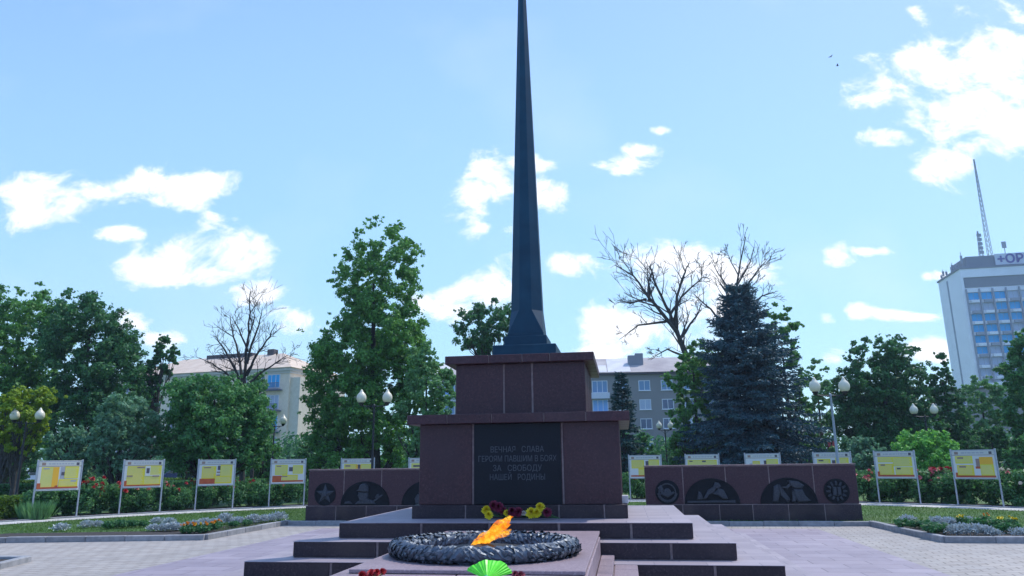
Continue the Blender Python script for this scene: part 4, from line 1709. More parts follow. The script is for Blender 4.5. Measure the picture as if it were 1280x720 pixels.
def bare_tree(label, d, limbs, bark, seed, r0, lvl=3, up=.25, spread=.6, kids=(3, 5), name='bare_tree', minr=.008):
    """limbs: polylines (pixel points across the park at distance d), first one is the trunk"""
    rn = random.Random(seed)
    x0 = (at(limbs[0][0][0], limbs[0][0][1], d) - C0) @ RT
    base = C0 + FH * d + RT * x0
    e = empty(name, (base[0], base[1], .08), YAW, label, 'tree')

    def loc(p, dy=0.):
        q = at(p[0], p[1], d)
        return Vector(((q - C0) @ RT - x0, dy, q[2] - .08))
    g = MB()
    for li, lm in enumerate(limbs):
        dy0 = 0 if li == 0 else rn.uniform(-.5, .5)
        pts = [loc(p[:2], dy0 * (i / max(1, len(lm) - 1)) * 3) for i, p in enumerate(lm)]
        if li == 0:
            pts = [Vector((pts[0].x, 0, -.1))] + pts
        rr0 = r0 if li == 0 else lm[0][2] if len(lm[0]) > 2 else r0 * .4
        n = len(pts)
        fine, fr = [], []
        for i in range(n - 1):
            for s in range(3):
                t = (i + s / 3) / (n - 1)
                fine.append(pts[i].lerp(pts[i + 1], s / 3) + Vector((rn.uniform(-1, 1), rn.uniform(-1, 1), 0)) * .05)
                fr.append(rr0 * (1 - .85 * t))
        fine.append(pts[-1])
        fr.append(rr0 * .15)
        g.tube(fine, [max(minr, q) for q in fr], 7)
        m = len(fine)
        for k in range(int(m * (1.1 if li else .5))):
            i = rn.randint(int(m * (.25 if li else .5)), m - 2)
            dl = (fine[i + 1] - fine[i]).normalized()
            sd = dl.cross(Vector((rn.uniform(-1, 1), rn.uniform(-1, 1), rn.uniform(-1, 1)))).normalized()
            L = (fine[-1] - fine[0]).length * rn.uniform(.16, .34) * (1 if li else .5)
            bare_grow(g, fine[i], dl * .6 + sd * spread + Vector((0, 0, up * .4)), L, max(minr, fr[i] * .5), lvl - 1, rn, up, spread, 4, minr, kids)
    g.build('trunk', bark, e)
    return e, base


# ------------------------------------------------------------------ trees
tree('broadleaf_tree', 'tall loose crowned tree at the far left edge, sky showing through its crown', 'tree', 41,
     [(352, 15, 48), (362, -5, 66), (385, -30, 84), (420, -45, 96), (470, -55, 92), (520, -50, 86), (560, -30, 70)], L_MAPLE, 30000, .22, seed=3, blobs=60, br=.27, tr=.22)
tree('broadleaf_tree', 'big dense dark green tree left of the bare tree, highest of the left group', 'tree', 39,
     [(362, 80, 122), (374, 62, 146), (405, 48, 172), (440, 46, 192), (480, 48, 202), (520, 52, 198), (556, 66, 180)], L_DARK, 42000, .2, seed=4, blobs=80, br=.26, tr=.24)
tree('slender_tree', 'thin tree with tufts of leaves leaning right in front of the cream building roof', 'tree', 40,
     [(418, 196, 212), (436, 184, 226), (452, 180, 228), (475, 176, 206), (500, 172, 200), (540, 170, 195)], L_DARK, 6000, .2, seed=6, blobs=22, br=.4, tr=.12, trunk_px=186)
tree('small_tree', 'yellow green young tree behind the lamp at the far left', 'tree', 34,
     [(486, 18, 64), (500, -8, 72), (520, -20, 70), (545, -15, 58), (568, 0, 46)], L_YEL, 13000, .18, seed=7, blobs=26, tr=.1)
tree('small_tree', 'low grey green tree behind the leftmost information board', 'tree', 30,
     [(535, 75, 105), (548, 58, 122), (575, 50, 128), (598, 60, 118)], L_GREY, 9000, .15, seed=8, blobs=26, tr=.09)
tree('small_tree', 'grey green spreading tree behind the second information board', 'tree', 29.5,
     [(496, 130, 175), (512, 112, 196), (540, 100, 208), (570, 104, 204), (592, 118, 190)], L_GREY, 16000, .16, seed=9, blobs=40, tr=.1)
tree('round_tree', 'broad round dark tree in front of the cream building', 'tree', 31,
     [(470, 232, 290), (484, 205, 325), (510, 194, 345), (540, 192, 352), (570, 200, 348), (588, 220, 335)], L_MID, 34000, .17, seed=10, blobs=70, br=.28, tr=.16)
tree('small_tree', 'small pale green treetop beside the bare tree trunk', 'tree', 44,
     [(466, 314, 330), (478, 308, 334), (505, 306, 334), (540, 312, 334)], L_WILL, 6000, .2, seed=12, blobs=22, tr=.1)
tree('tall_tree', 'tallest leafy tree just left of the monument with a narrow ragged top', 'tree', 37,
     [(274, 446, 492), (286, 442, 514), (303, 436, 532), (318, 420, 535), (335, 406, 530), (352, 402, 532), (372, 400, 532), (400, 394, 550), (425, 385, 556), (455, 375, 550), (500, 368, 540), (545, 370, 530), (585, 380, 515)],
     L_MAPLE, 68000, .2, bark=BARK_D, trunk_px=470, seed=13, blobs=140, br=.22, tr=.3)
tree('willow_tree', 'soft pale green tree touching the left side of the monument', 'tree', 33,
     [(432, 520, 548), (455, 500, 566), (480, 492, 574), (520, 488, 578), (560, 490, 575), (586, 500, 570)], L_WILL, 20000, .17, seed=14, blobs=44, flat=1., tr=.14)
tree('gnarled_tree', 'dark gnarled treetop showing behind the spire foot on the left', 'tree', 50,
     [(376, 600, 640), (388, 572, 655), (405, 556, 662), (425, 560, 664), (440, 575, 664), (470, 590, 655)], L_DARK, 11000, .24, bark=BARK_D, seed=15, blobs=30, br=.3, tr=.22, trunk_px=615)
spruce('small dark spruce standing before the grey brick building', 40, 781, 464, 580, 30, 30, L_FIR, 21, whorl=.3, power=.8)
bare_tree('leafless tree with upright fan of branches before the cream building', 40,
          [[(303, 600), (304, 520), (305, 490), (308, 440), (311, 405), (313, 364)],
           [(305, 486, .09), (288, 452), (272, 428), (262, 420)], [(305, 480, .08), (294, 440), (283, 408), (277, 385)], [(307, 470, .08), (324, 440), (338, 420), (346, 405)],
           [(308, 455, .07), (322, 420), (330, 402), (336, 388)], [(309, 440, .06), (301, 412), (295, 395)], [(305, 488, .07), (286, 468), (270, 456), (258, 450)], [(306, 482, .07), (328, 462), (344, 448), (352, 440)], [(311, 420, .05), (321, 398), (325, 384)]],
          BARK_D, 31, .17, lvl=3, kids=(2, 3), minr=.009)
_bt, base2 = bare_tree('leaning dead tree with a wide bare crown right of the monument', 48,
          [[(905, 600), (893, 540), (880, 498), (866, 462), (850, 425), (838, 392), (822, 360), (812, 332)],
           [(866, 462, .17), (845, 415), (820, 385), (808, 372), (790, 348), (766, 336)], [(845, 412, .13), (846, 370), (856, 340), (862, 326)], [(838, 392, .1), (852, 372), (872, 352), (880, 345)], [(812, 376, .1), (812, 350), (818, 332)],
           [(850, 425, .1), (870, 395), (880, 375)], [(832, 402, .09), (800, 404), (778, 420)], [(858, 446, .09), (835, 436), (815, 446)], [(808, 374, .08), (786, 380), (770, 378)]],
          BARK, 33, .3, lvl=3, kids=(2, 3), minr=.012)
bare_tree('bare treetop of a dead tree rising behind the big blue spruce', 53,
          [[(916, 600), (915, 480), (914, 420), (918, 380), (924, 340), (932, 296)], [(914, 420, .12), (890, 385), (868, 362)], [(916, 390, .1), (936, 352), (950, 335), (958, 325)], [(918, 372, .09), (905, 345), (896, 322)], [(921, 358, .07), (940, 325), (946, 300)],
           [(915, 400, .09), (950, 372), (966, 368)], [(923, 345, .05), (912, 318), (906, 312)]], BARK_D, 36, .22, lvl=3, kids=(2, 3), minr=.012)
tree('broadleaf_tree', 'loose light green tree in front of the grey brick building', 'tree', 44,
     [(425, 862, 885), (442, 838, 900), (470, 828, 905), (505, 826, 905), (540, 830, 905), (578, 838, 900)], L_MAPLE, 22000, .2, seed=17, blobs=50, br=.3, tr=.18)
spruce('large blue grey spruce with drooping boughs behind the right memorial wall', 41, 940, 355, 580, 86, 100, L_BLUE, 22, whorl=.32, nb=14, dens=1.1, power=.62)
tree('broadleaf_tree', 'leafy tree peeping out right of the big blue spruce', 'tree', 47,
     [(376, 965, 985), (392, 950, 1000), (425, 945, 1008), (470, 950, 1012), (520, 960, 1020), (570, 970, 1020)], L_MAPLE, 15000, .22, seed=18, blobs=36, tr=.18)
tree('broadleaf_tree', 'green tree between the blue spruce and the grey lamp', 'tree', 54,
     [(450, 1010, 1030), (464, 998, 1046), (500, 992, 1052), (545, 996, 1050), (590, 1002, 1040)], L_WILL, 10000, .22, bark=BARK_R, seed=19, blobs=28, tr=.2)
tree('round_tree', 'broad dark round tree on the right, speckled with sky', 'tree', 43,
     [(416, 1092, 1122), (426, 1068, 1136), (445, 1050, 1150), (470, 1042, 1160), (500, 1036, 1172), (535, 1036, 1178), (568, 1045, 1172)], L_DARK, 46000, .21, seed=20, blobs=84, br=.24, tr=.26)
tree('cone_tree', 'dark narrow tree left of the white tower block', 'tree', 45,
     [(440, 1173, 1180), (456, 1168, 1186), (475, 1160, 1196), (510, 1156, 1210), (550, 1158, 1222), (582, 1165, 1220)], L_DARK, 24000, .2, seed=23, blobs=50, tr=.16)
tree('broadleaf_tree', 'dark tree at the right edge in front of the tower block', 'tree', 38,
     [(408, 1278, 1330), (425, 1260, 1345), (460, 1248, 1350), (490, 1246, 1350), (530, 1250, 1345), (580, 1262, 1335)], L_MID, 34000, .2, seed=24, blobs=64, tr=.24)
tree('small_tree', 'middling green tree below the foot of the white tower block', 'tree', 48,
     [(472, 1210, 1236), (488, 1196, 1256), (515, 1192, 1264), (550, 1196, 1262), (586, 1204, 1250)], L_WILL, 16000, .2, seed=25, blobs=40, tr=.16)
tree('bush', 'bright light green bush behind the two right information boards', 'bush', 32.5,
     [(541, 1140, 1172), (548, 1118, 1192), (562, 1106, 1204), (582, 1104, 1206), (602, 1110, 1200)], L_BRIGHT, 15000, .15, seed=26, blobs=40, tr=.06)
# dim shrubs closing the view low down
for px, y, w, d, lf, lb in [(15, 548, 60, 46, L_DARK, 'dark shrub behind the lamp at the far left'), (235, 545, 60, 50, L_DARK, 'dark shrub seen under the round tree by the second board'),
                            (330, 548, 50, 47, L_MID, 'dark green shrub under the lamp by the cream building'), (400, 545, 60, 44, L_DARK, 'dark shrub at the left foot of the tallest tree'),
                            (560, 540, 60, 46, L_DARK, 'dark shrub in the gap left of the monument'), (800, 546, 44, 48, L_MID, 'shrub at the foot of the small spruce'), (858, 548, 60, 50, L_DARK, 'dark shrub under the small distant lamp'),
                            (1010, 546, 40, 47, L_DARK, 'dark shrub at the right foot of the blue spruce'), (1075, 552, 56, 36, L_GREY, 'grey green shrub beside the grey lamp pole'), (1240, 540, 70, 42, L_DARK, 'dark shrub behind the rightmost information board'),
                            (1290, 550, 60, 35, L_MID, 'shrub at the right edge of the rose border')]:
    tree('shrub', lb, 'shrub', d, [(y - 4, px - w * .3, px + w * .3), (y + 12, px - w * .55, px + w * .55), (y + 32, px - w * .6, px + w * .6), (y + 52, px - w * .5, px + w * .5)], lf, 6500, .2, seed=100 + int(px), blobs=22, tr=.06)
# wood beyond the street, one mass
rn = random.Random(77)
cs, rs = [], []
for k in range(230):
    px = rn.uniform(-300, 1600)
    d = rn.uniform(74, 92)
    q = at(px, 560, d)
    h = rn.uniform(2.6, 5.6)
    for j in range(5):
        cs.append((q[0] + rn.uniform(-1.8, 1.8), q[1] + rn.uniform(-1.8, 1.8), rn.uniform(.6, h)))
        rs.append(rn.uniform(1.0, 1.9))
V = leaf_cloud(cs, rs, 70000, .5, np.random.default_rng(5))
tag(quads('distant_wood', V, L_DARK), 'far-off dark green mass of trees beyond the street', 'wood', kind='stuff')


# ------------------------------------------------------------------ buildings
def window(parent, x, z, w, h, glass, y=-.0, frame=PLASTIC, sill=True, mull=1):
    g = MB()
    t = .09
    g.box(x - w / 2, x + w / 2, y - .06, y + .03, z, z + t)
    g.box(x - w / 2, x + w / 2, y - .06, y + .03, z + h - t, z + h)
    g.box(x - w / 2, x - w / 2 + t, y - .058, y + .03, z + t, z + h - t)
    g.box(x + w / 2 - t, x + w / 2, y - .058, y + .03, z + t, z + h - t)
    for k in range(mull):
        xm = x - w / 2 + w * (k + 1) / (mull + 1)
        g.box(xm - .04, xm + .04, y - .056, y + .03, z + t, z + h - t)
    if sill:
        g.box(x - w / 2 - .1, x + w / 2 + .1, y - .14, y, z - .07, z - .003)
    f = g.build('window', frame, parent)
    g = MB()
    g.box(x - w / 2 + t, x + w / 2 - t, y - .03, y + .02, z + t, z + h - t)
    g.build('pane', glass, f)
    return f


def facing(px0, y0, d0, px1, y1, d1):
    a, b_ = at(px0, y0, d0), at(px1, y1, d1)
    return a, b_


# cream building, left
a, b_ = at(150, 470, 118), at(362, 470, 108)
wid = float(np.hypot(*(b_ - a)[:2]))
ang = math.atan2(b_[1] - a[1], b_[0] - a[0])
EZ = at(300, 467, 111)[2]
cb = empty('apartment_building', (a[0], a[1], 0), ang, 'cream apartment building with a beige hipped roof behind the left trees', 'building')
g = MB()
g.box(0, wid, 0, 14, 0, EZ)
g.build('wall', WALLC, cb)
g = MB()
g.box(-.35, wid + .35, -.4, 14.4, EZ + .003, EZ + .45)
g.box(-.15, wid + .15, -.15, 14.15, EZ - .35, EZ - .003)
g.build('cornice', noisy('pale_cornice', (.55, .52, .46), (.62, .58, .52), 1, .8), cb)
g = MB()
rz = at(300, 443, 116)[2] + .2
x0, x1, y0, y1 = -.7, wid + .7, -.7, 14.7
g.add([(x0, y0, EZ + .45), (x1, y0, EZ + .45), (x1, y1, EZ + .45), (x0, y1, EZ + .45), (x0 + 7, 7, rz), (x1 - 7, 7, rz)], [(0, 1, 5, 4), (1, 2, 5), (2, 3, 4, 5), (3, 0, 4), (3, 2, 1, 0)])
rf = g.build('roof', ROOFC, cb)
for cx_, w_ in ((wid * .35, 9), (wid * .72, 1.2)):
    g = MB()
    g.bbox(cx_, cx_ + w_, 6.4, 7.6, rz - .9, rz + (.35 if w_ > 2 else .7), .02)
    g.build('chimney' if w_ < 2 else 'roof_ridge_hatch', TRIMM, rf)
ST = 3.05
for fl in range(5):
    z = EZ - 2.15 - fl * ST
    if z < .5:
        break
    for k in range(9):
        x = 1.6 + k * (wid - 6.5) / 8
        window(cb, x, z, 1.35, 1.5, GLASS)
    xb = wid - 2.6
    window(cb, xb - .1, z - .3, 2.2, 2.0, CURTAIN if fl % 2 else GLASSB, mull=2)
    g = MB()
    g.box(xb - 1.5, xb + 1.5, -1.1, -.003, z - .75, z - .6)
    bl = g.build('balcony', BALC, cb)
    g = MB()
    for q in np.linspace(xb - 1.45, xb + 1.45, 16):
        g.box(q - .025, q + .025, -1.08, -1.03, z - .597, z + .3)
    g.box(xb - 1.5, xb + 1.5, -1.1, -1.02, z + .3, z + .37)
    g.build('railing', BALC, bl)
g = MB()
g.box(wid + .003, wid + 1.6, .4, 13, 0, EZ - 1)
g.build('sunlit_end_strip', noisy('sunny_cream_render', (.62, .55, .42), (.68, .61, .48), 2, .9), cb)  # end wall strip; its sunlit look is put into a separate render colour

# grey brick building behind the monument
a, b_ = at(545, 475, 112), at(905, 471, 108)
wid = float(np.hypot(*(b_ - a)[:2]))
ang = math.atan2(b_[1] - a[1], b_[0] - a[0])
EZ = at(800, 468, 109)[2]
gb = empty('apartment_building', (a[0], a[1], 0), ang, 'grey brick apartment block with a patched roof behind the monument', 'building')
g = MB()
g.box(0, wid, 0, 12, 0, EZ)
g.build('wall', WALLG, gb)
g = MB()
g.box(-.4, wid + .4, -.5, 12.5, EZ + .003, EZ + .3)
g.build('eave', TRIMM, gb)
rz = at(800, 447.5, 115)[2]
g = MB()
x0, x1 = -.6, wid + .6
g.add([(x0, -.6, EZ + .3), (x1, -.6, EZ + .3), (x1, 12.6, EZ + .3), (x0, 12.6, EZ + .3), (x0, 6, rz), (x1, 6, rz)], [(0, 1, 5, 4), (1, 2, 5), (2, 3, 4, 5), (3, 0, 4), (3, 2, 1, 0)])
rf = g.build('roof', ROOFG, gb)
for (fx0, fx1, t0, t1) in [(.56, .6, .02, .5), (.603, .68, .02, .96), (.0, .05, .05, .9)]:
    q = lambda fx, t: (x0 + (x1 - x0) * fx, -.6 + 6.6 * t, EZ + .3 + (rz - EZ - .3) * t + .06)
    pp = MB()
    pp.add([q(fx0, t0), q(fx1, t0), q(fx1, t1), q(fx0, t1)], [(0, 1, 2, 3)])
    pp.build('roof_sheet', ROOFW, rf)
for fx, h_ in ((.715, 1.9), (.69, 1.6), (.35, 1.6), (.93, 1.6)):
    g = MB()
    xx = x0 + (x1 - x0) * fx
    g.bbox(xx - .6, xx + .6, 2.6, 3.7, rz - 3.2, rz - 1.6 + h_, .03)
    g.build('chimney', CONC, rf)
for fl in range(5):
    z = EZ - 2.4 - fl * 2.8
    if z < .5:
        break
    for k in range(13):
        x = 1.8 + k * (wid - 3.6) / 12
        if k in (0, 3, 7):
            window(gb, x, z - .2, 2.3, 1.8, GLASSP if (fl + k) % 2 else BLUEP, mull=2)
            g = MB()
            g.box(x - 1.4, x + 1.4, -.9, -.003, z - 1.1, z - .25)
            g.build('balcony', SIGNW, gb)
        else:
            window(gb, x, z, 1.7, 1.5, GLASSP if (k * 3 + fl) % 3 == 0 else CURTAIN if (k + fl) % 3 == 1 else GLASS, mull=1)

# white tower block, far right
c_ = np.array([102.6, 227.5])
tw = empty('tower_block', (c_[0], c_[1], 0), R_(-3), 'white high rise tower with rows of blue windows and roof antennas', 'building')
TH, TWD, TDP = 56.0, 62, 17.5
g = MB()
g.box(0, TWD, .6, TDP, 0, TH)
g.build('wall', HOTEL, tw)
g = MB()
g.box(-.12, -.003, TDP * .56, TDP * .56 + .9, 4, TH - 1.2)
g.build('side_strip', HOTEL_S, tw)
NS, SH = 15, 3.2
g = MB()
g.box(0, .7, 0, .597, 0, TH)
for k in range(NS + 1):
    z = TH - 6.2 - k * SH
    if z > 0:
        g.box(.703, TWD, .1, .597, z - .95, z)
g.box(.703, TWD, .0, .597, TH - 2.6, TH)
g.build('facade_bands', HOTEL, tw)
g = MB()
g.box(.703, TWD, .3, .59, TH - 5.6, TH - 2.61)
g.build('roof_loggia', CONC, tw)
nc = 14
for k in range(nc + 1):
    g = MB()
    g.box(.75 + k * 3.5, 1.1 + k * 3.5, -.35, .09, 0, TH - 6.2)
    g.build('facade_rib', HOTEL_S, tw)
for r in range(13):
    z = TH - 6.2 - r * SH - SH + .02
    for k in range(6):
        x = 1.1 + k * 3.5 + 1.75
        f = window(tw, x, z, 2.9, 2.2, GLASSB if (r * 5 + k * 3 + r * k) % 7 not in (2, 5) and r < 6 else CURTAIN, y=.5, frame=HOTEL_S, sill=False, mull=1)
        g = MB()
        g.box(x - 1.1, x + 1.1, -.4, .095, z - .93, z - .12)
        g.build('balcony_panel', HOTEL_S if (r + k) % 2 else HOTEL, tw)
g = MB()
g.box(3, TWD - 3, 2, TDP - 3, TH + .003, TH + 4.2)
g.box(-.3, TWD, -.2, TDP + .3, TH + .003, TH + .5)
g.build('roof_storey', CONC, tw)
g = MB()
g.box(10.6, 42, 1.3, 1.7, TH + 1.0, TH + 4.4)
sb = g.build('sign_board', SIGNW, tw)
me = text_mesh('+ОРИ', 3.6, 'LEFT', .08, .08)
me.materials.append(SIGNP)
o = bpy.data.objects.new('sign_letters', me)
COL.objects.link(o)
o.parent = sb
o.location = (11.1, 1.2, TH + 1.5)
o.rotation_euler = (R_(90), 0, 0)


def mast(x, y, z0, h, w, seed):
    g = MB()
    n = max(3, int(h / 1.6))
    cor = lambda t: [(x + sx * w * (1 - .8 * t), y + sy * w * (1 - .8 * t)) for sx, sy in ((-1, -1), (1, -1), (1, 1), (-1, 1))]
    for k in range(4):
        g.tube([(*cor(i / n)[k], z0 + h * i / n) for i in range(n + 1)], .07, 4)
    for i in range(n):
        a_, b2 = cor(i / n), cor((i + 1) / n)
        for k in range(4):
            g.tube([(*a_[k], z0 + h * i / n), (*b2[(k + 1) % 4], z0 + h * (i + 1) / n)], .045, 4)
    return g


mast(11.0, 5, TH + 4.2, 32, .55, 1).build('antenna_mast', HOTEL_S, tw)
g = mast(8.6, 5, TH + 4.2, 8.6, .5, 2)
for k in range(5):
    g.box(8.0, 9.2, 4.3, 4.6, TH + 5.5 + k * 1.35, TH + 6.4 + k * 1.35)
g.build('antenna_mast', HOTEL_S, tw)
g = MB()
g.tube([(15.2, 5, TH + 4.2), (15.2, 5, TH + 9)], .12, 5)
g.box(14.6, 15.8, 4.9, 5.1, TH + 7, TH + 9)
g.build('antenna_mast', HOTEL_S, tw)
for k, (x, y, h) in enumerate([(.6, 14, 3), (.8, 12, 2.2), (1.2, 8, 3.6), (1.5, 5, 2.6), (.7, 16, 2), (2.2, 3, 5.5)]):
    g = MB()
    g.tube([(x, y, TH + .5), (x, y, TH + .5 + h)], .09, 5)
    g.box(x - .3, x + .3, y - .1, y + .1, TH + .5 + h * .3, TH + .5 + h * .8)
    g.build('antenna', HOTEL_S, tw)
# low annex by the tower foot
lo = at(1210, 500, 150)
an = empty('low_building', (lo[0] - 4, lo[1], 0), .0, 'low grey building with a curved pale canopy below the white tower block', 'building')
zt2 = at(1215, 487, 150)[2]
g = MB()
g.box(0, 22, 0, 10, 0, zt2)
g.build('wall', WALLG, an)
g = MB()
n = 14
vs = []
for i in range(n + 1):
    t = i / n
    vs += [(-1 + 24 * t, -1, zt2 + .05 + 2.0 * t ** 1.5), (-1 + 24 * t, 11, zt2 + .05 + 2.0 * t ** 1.5), (-1 + 24 * t, -1, zt2 + .6 + 2.4 * t ** 1.5), (-1 + 24 * t, 11, zt2 + .6 + 2.4 * t ** 1.5)]
fs = []
for i in range(n):
    q = i * 4
    fs += [(q, q + 4, q + 6, q + 2), (q + 1, q + 3, q + 7, q + 5), (q + 2, q + 6, q + 7, q + 3), (q, q + 1, q + 5, q + 4)]
fs += [(0, 2, 3, 1), (n * 4, n * 4 + 1, n * 4 + 3, n * 4 + 2)]
g.add(vs, fs)
g.build('canopy', HOTEL, an)
for k in range(5):
    window(an, 2.5 + k * 4.2, zt2 - 3, 2.2, 1.6, GLASS)


# ------------------------------------------------------------------ hedges, roses, bedding
def hedge(label, p0, p1, w, h, leaf, n, seed, size=.06):
    rng = np.random.default_rng(seed)
    p0, p1 = np.array(p0[:2]), np.array(p1[:2])
    L = float(np.hypot(*(p1 - p0)))
    e = empty('trimmed_hedge', (p0[0], p0[1], .09), math.atan2(p1[1] - p0[1], p1[0] - p0[0]), label, 'hedge')
    P = np.stack([rng.uniform(0, L, n), rng.uniform(-w / 2, w / 2, n), rng.uniform(0, h, n)], 1)
    k = rng.random(n)
    f = rng.integers(0, 3, n)
    P[(k < .8) & (f == 0), 2] = h
    P[(k < .8) & (f == 1), 1] = -w / 2
    P[(k < .8) & (f == 2), 1] = w / 2
    P += rng.normal(0, .025, (n, 3))
    P[:, 2] = np.abs(P[:, 2]) + .01
    nrm = rng.normal(size=(n, 3))
    nrm /= np.linalg.norm(nrm, axis=1)[:, None]
    t = np.cross(nrm, rng.normal(size=(n, 3)))
    t /= np.linalg.norm(t, axis=1)[:, None]
    s = np.cross(nrm, t)
    q = size * rng.uniform(.6, 1.3, n)[:, None]
    V = np.stack([P - t * q, P + s * q * .6, P + t * q, P - s * q * .6], 1)
    quads('foliage', V, leaf, e)
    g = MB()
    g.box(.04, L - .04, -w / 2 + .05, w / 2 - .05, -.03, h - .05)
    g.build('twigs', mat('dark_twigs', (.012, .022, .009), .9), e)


q0 = ground(2, 652, .09)
hedge('bright green trimmed hedge at the far left edge beside the path', ground(-60, 653, .09), ground(40, 647, .09) + np.array([-.7, .75, 0]), .9, .62, L_HEDGE, 9000, 1)
hedge('long dark trimmed hedge across the lawn behind the left rose border', at(-40, 600, 36), at(330, 600, 44), 1.1, .75, L_ROSE, 30000, 2, .07)
hedge('low trimmed hedge before the street on the left', at(-60, 600, 52), at(420, 600, 55), 1.0, .7, L_HEDGE, 22000, 3, .09)
hedge('long trimmed hedge across the lawn on the right, behind the rose border', at(1050, 600, 36), at(1420, 600, 34), 1.1, .85, L_HEDGE, 22000, 4, .07)
ground_cover = None


def rose_proto(seed, w, h):
    rng = np.random.default_rng(seed)
    rn = random.Random(seed)
    cs, rs = [], []
    for k in range(16):
        a, r = rn.uniform(0, 6.28), rn.random() ** .5 * w * .38
        cs.append((r * math.cos(a), r * math.sin(a), rn.uniform(.06, .85) * h))
        rs.append(rn.uniform(.16, .3))
    V = leaf_cloud(cs, rs, 4200, .085, rng, .9, 1.5)
    e = empty('rose_bush', (0, 0, .1), 0)
    quads('foliage', V, L_ROSE, e)
    g = MB()
    for c in cs[:9]:
        limb(g, (rn.uniform(-.05, .05), rn.uniform(-.05, .05), -.05), c, .012, .005, 3, .05, rn, 4)
    g.build('stems', L_STEM, e)
    return e, cs, rs


protos = [rose_proto(s, w, h) for s, w, h in ((1, 1.2, 1.05), (2, 1.35, 1.25), (3, 1.1, .95))]
for e, _, _ in protos:
    e.location = (0, 0, -50)
PET = dict(red=P_RED, pink=P_PINK, salmon=P_SALMON, cream=P_CREAM)
rose_mesh = {}
for k, m in PET.items():
    V = np.array([[tuple(p) for p in q] for q in bloom_mesh(.062, m, 3, layers=5, squash=1., per=8)])
    o = quads('rose_bloom', V, m)
    rose_mesh[k] = o.data
    bpy.data.objects.remove(o)


def rose_bush(px, r, pi, s, color, nb, label, hts=None, seed=0):
    rn = random.Random(int(px * 7) + seed)
    q = ray(px, 600)
    # where the line of sight crosses the circle of radius r
    dx, dy = q[0], q[1]
    ox, oy = C0[0] - ARC_C[0], C0[1] - ARC_C[1]
    a, b2, c = dx * dx + dy * dy, ox * dx + oy * dy, ox * ox + oy * oy - r * r
    t = (-b2 + math.sqrt(b2 * b2 - a * c)) / a
    src, cs, rs = protos[pi]
    e = copy_tree(src)
    e.location = (C0[0] + dx * t, C0[1] + dy * t, .1)
    e.rotation_euler = (0, 0, rn.uniform(0, 6.28))
    e.scale = (s, s, s)
    tag(e, label, 'rose bush', 'rose bushes behind the information boards')
    for k in range(int(nb * 2.1)):
        i = rn.randrange(len(cs))
        c = Vector(cs[i])
        if c.z < .5:
            c.z += .35
        o = bpy.data.objects.new('rose_bloom', rose_mesh[color])
        COL.objects.link(o)
        o.parent = e
        a2 = rn.uniform(0, 6.28)
        o.location = c + Vector((math.cos(a2) * rs[i] * .9, math.sin(a2) * rs[i] * .9, rs[i] * .7))
        k_ = rn.uniform(1.0, 1.75)
        o.scale = (k_, k_, k_)
        o.rotation_euler = (rn.uniform(-.7, .7), rn.uniform(-.7, .7), 0)


RB = [(103, 19.6, 1, 1.0, 'red', 5, 'rose bush with red blooms just right of the leftmost board'), (122, 20.2, 1, 1.15, 'red', 8, 'tall red rose bush between the first and second boards'), (145, 19.6, 0, 1.0, 'red', 5, 'red rose bush at the left post of the second board'),
      (60, 19.6, 2, 1.05, 'pink', 1, 'leafy rose bush under the leftmost board'), (84, 20, 0, 1.0, 'red', 1, 'rose bush behind the right post of the leftmost board'),
      (172, 19.6, 2, 1., 'salmon', 4, 'rose bush with salmon blooms under the second board'), (198, 19.8, 0, 1., 'pink', 2, 'rose bush behind the right post of the second board'), (222, 19.5, 2, .9, 'red', 2, 'low rose bush in the gap between second and third boards'),
      (236, 20.6, 1, .95, 'red', 6, 'red rose bush standing out before the third board'), (262, 19.6, 0, .95, 'pink', 2, 'leafy rose bush under the third board'), (290, 19.8, 1, .95, 'red', 5, 'red rose bush at the right post of the third board'),
      (312, 20.3, 0, .95, 'red', 4, 'red rose bush between the third and fourth boards'), (330, 19.6, 2, 1., 'red', 4, 'rose bush at the left post of the fourth board'), (352, 19.7, 0, 1., 'salmon', 2, 'rose bush under the fourth board'), (376, 19.6, 1, .95, 'pink', 1, 'rose bush touching the end of the left memorial wall'),
      (790, 19.6, 1, 1.05, 'red', 5, 'red rose bush seen in the gap right of the monument'), (800, 20.4, 0, 1., 'pink', 2, 'rose bush behind the board in the gap right of the monument'),
      (1079, 19.7, 1, 1.1, 'pink', 5, 'pink rose bush at the right end of the right memorial wall'), (1098, 19.6, 0, 1.05, 'salmon', 3, 'salmon rose bush at the left post of the four block board'), (1120, 19.7, 2, 1.1, 'pink', 1, 'leafy rose bush under the four block board'), (1142, 19.6, 0, 1.1, 'pink', 3, 'rose bush at the right post of the four block board'),
      (1160, 20., 1, 1.1, 'pink', 9, 'rose bush full of pink blooms between the two right boards'), (1174, 20.4, 1, 1.15, 'red', 8, 'tall bush of deep red roses between the two right boards'), (1192, 19.6, 2, 1.1, 'pink', 2, 'rose bush at the left post of the far right board'), (1213, 19.7, 0, 1.1, 'salmon', 3, 'salmon rose bush under the far right board'),
      (1240, 19.6, 1, 1.05, 'pink', 4, 'pink rose bush at the right post of the far right board'), (1262, 19.8, 1, 1.1, 'cream', 5, 'cream rose bush right of the far right board'), (1278, 19.6, 0, 1.1, 'cream', 4, 'cream rose bush at the right edge of the picture')]
for t in RB:
    rose_bush(*t)
for e, _, _ in protos:
    for ch in list(e.children):
        bpy.data.objects.remove(ch)
    bpy.data.objects.remove(e)


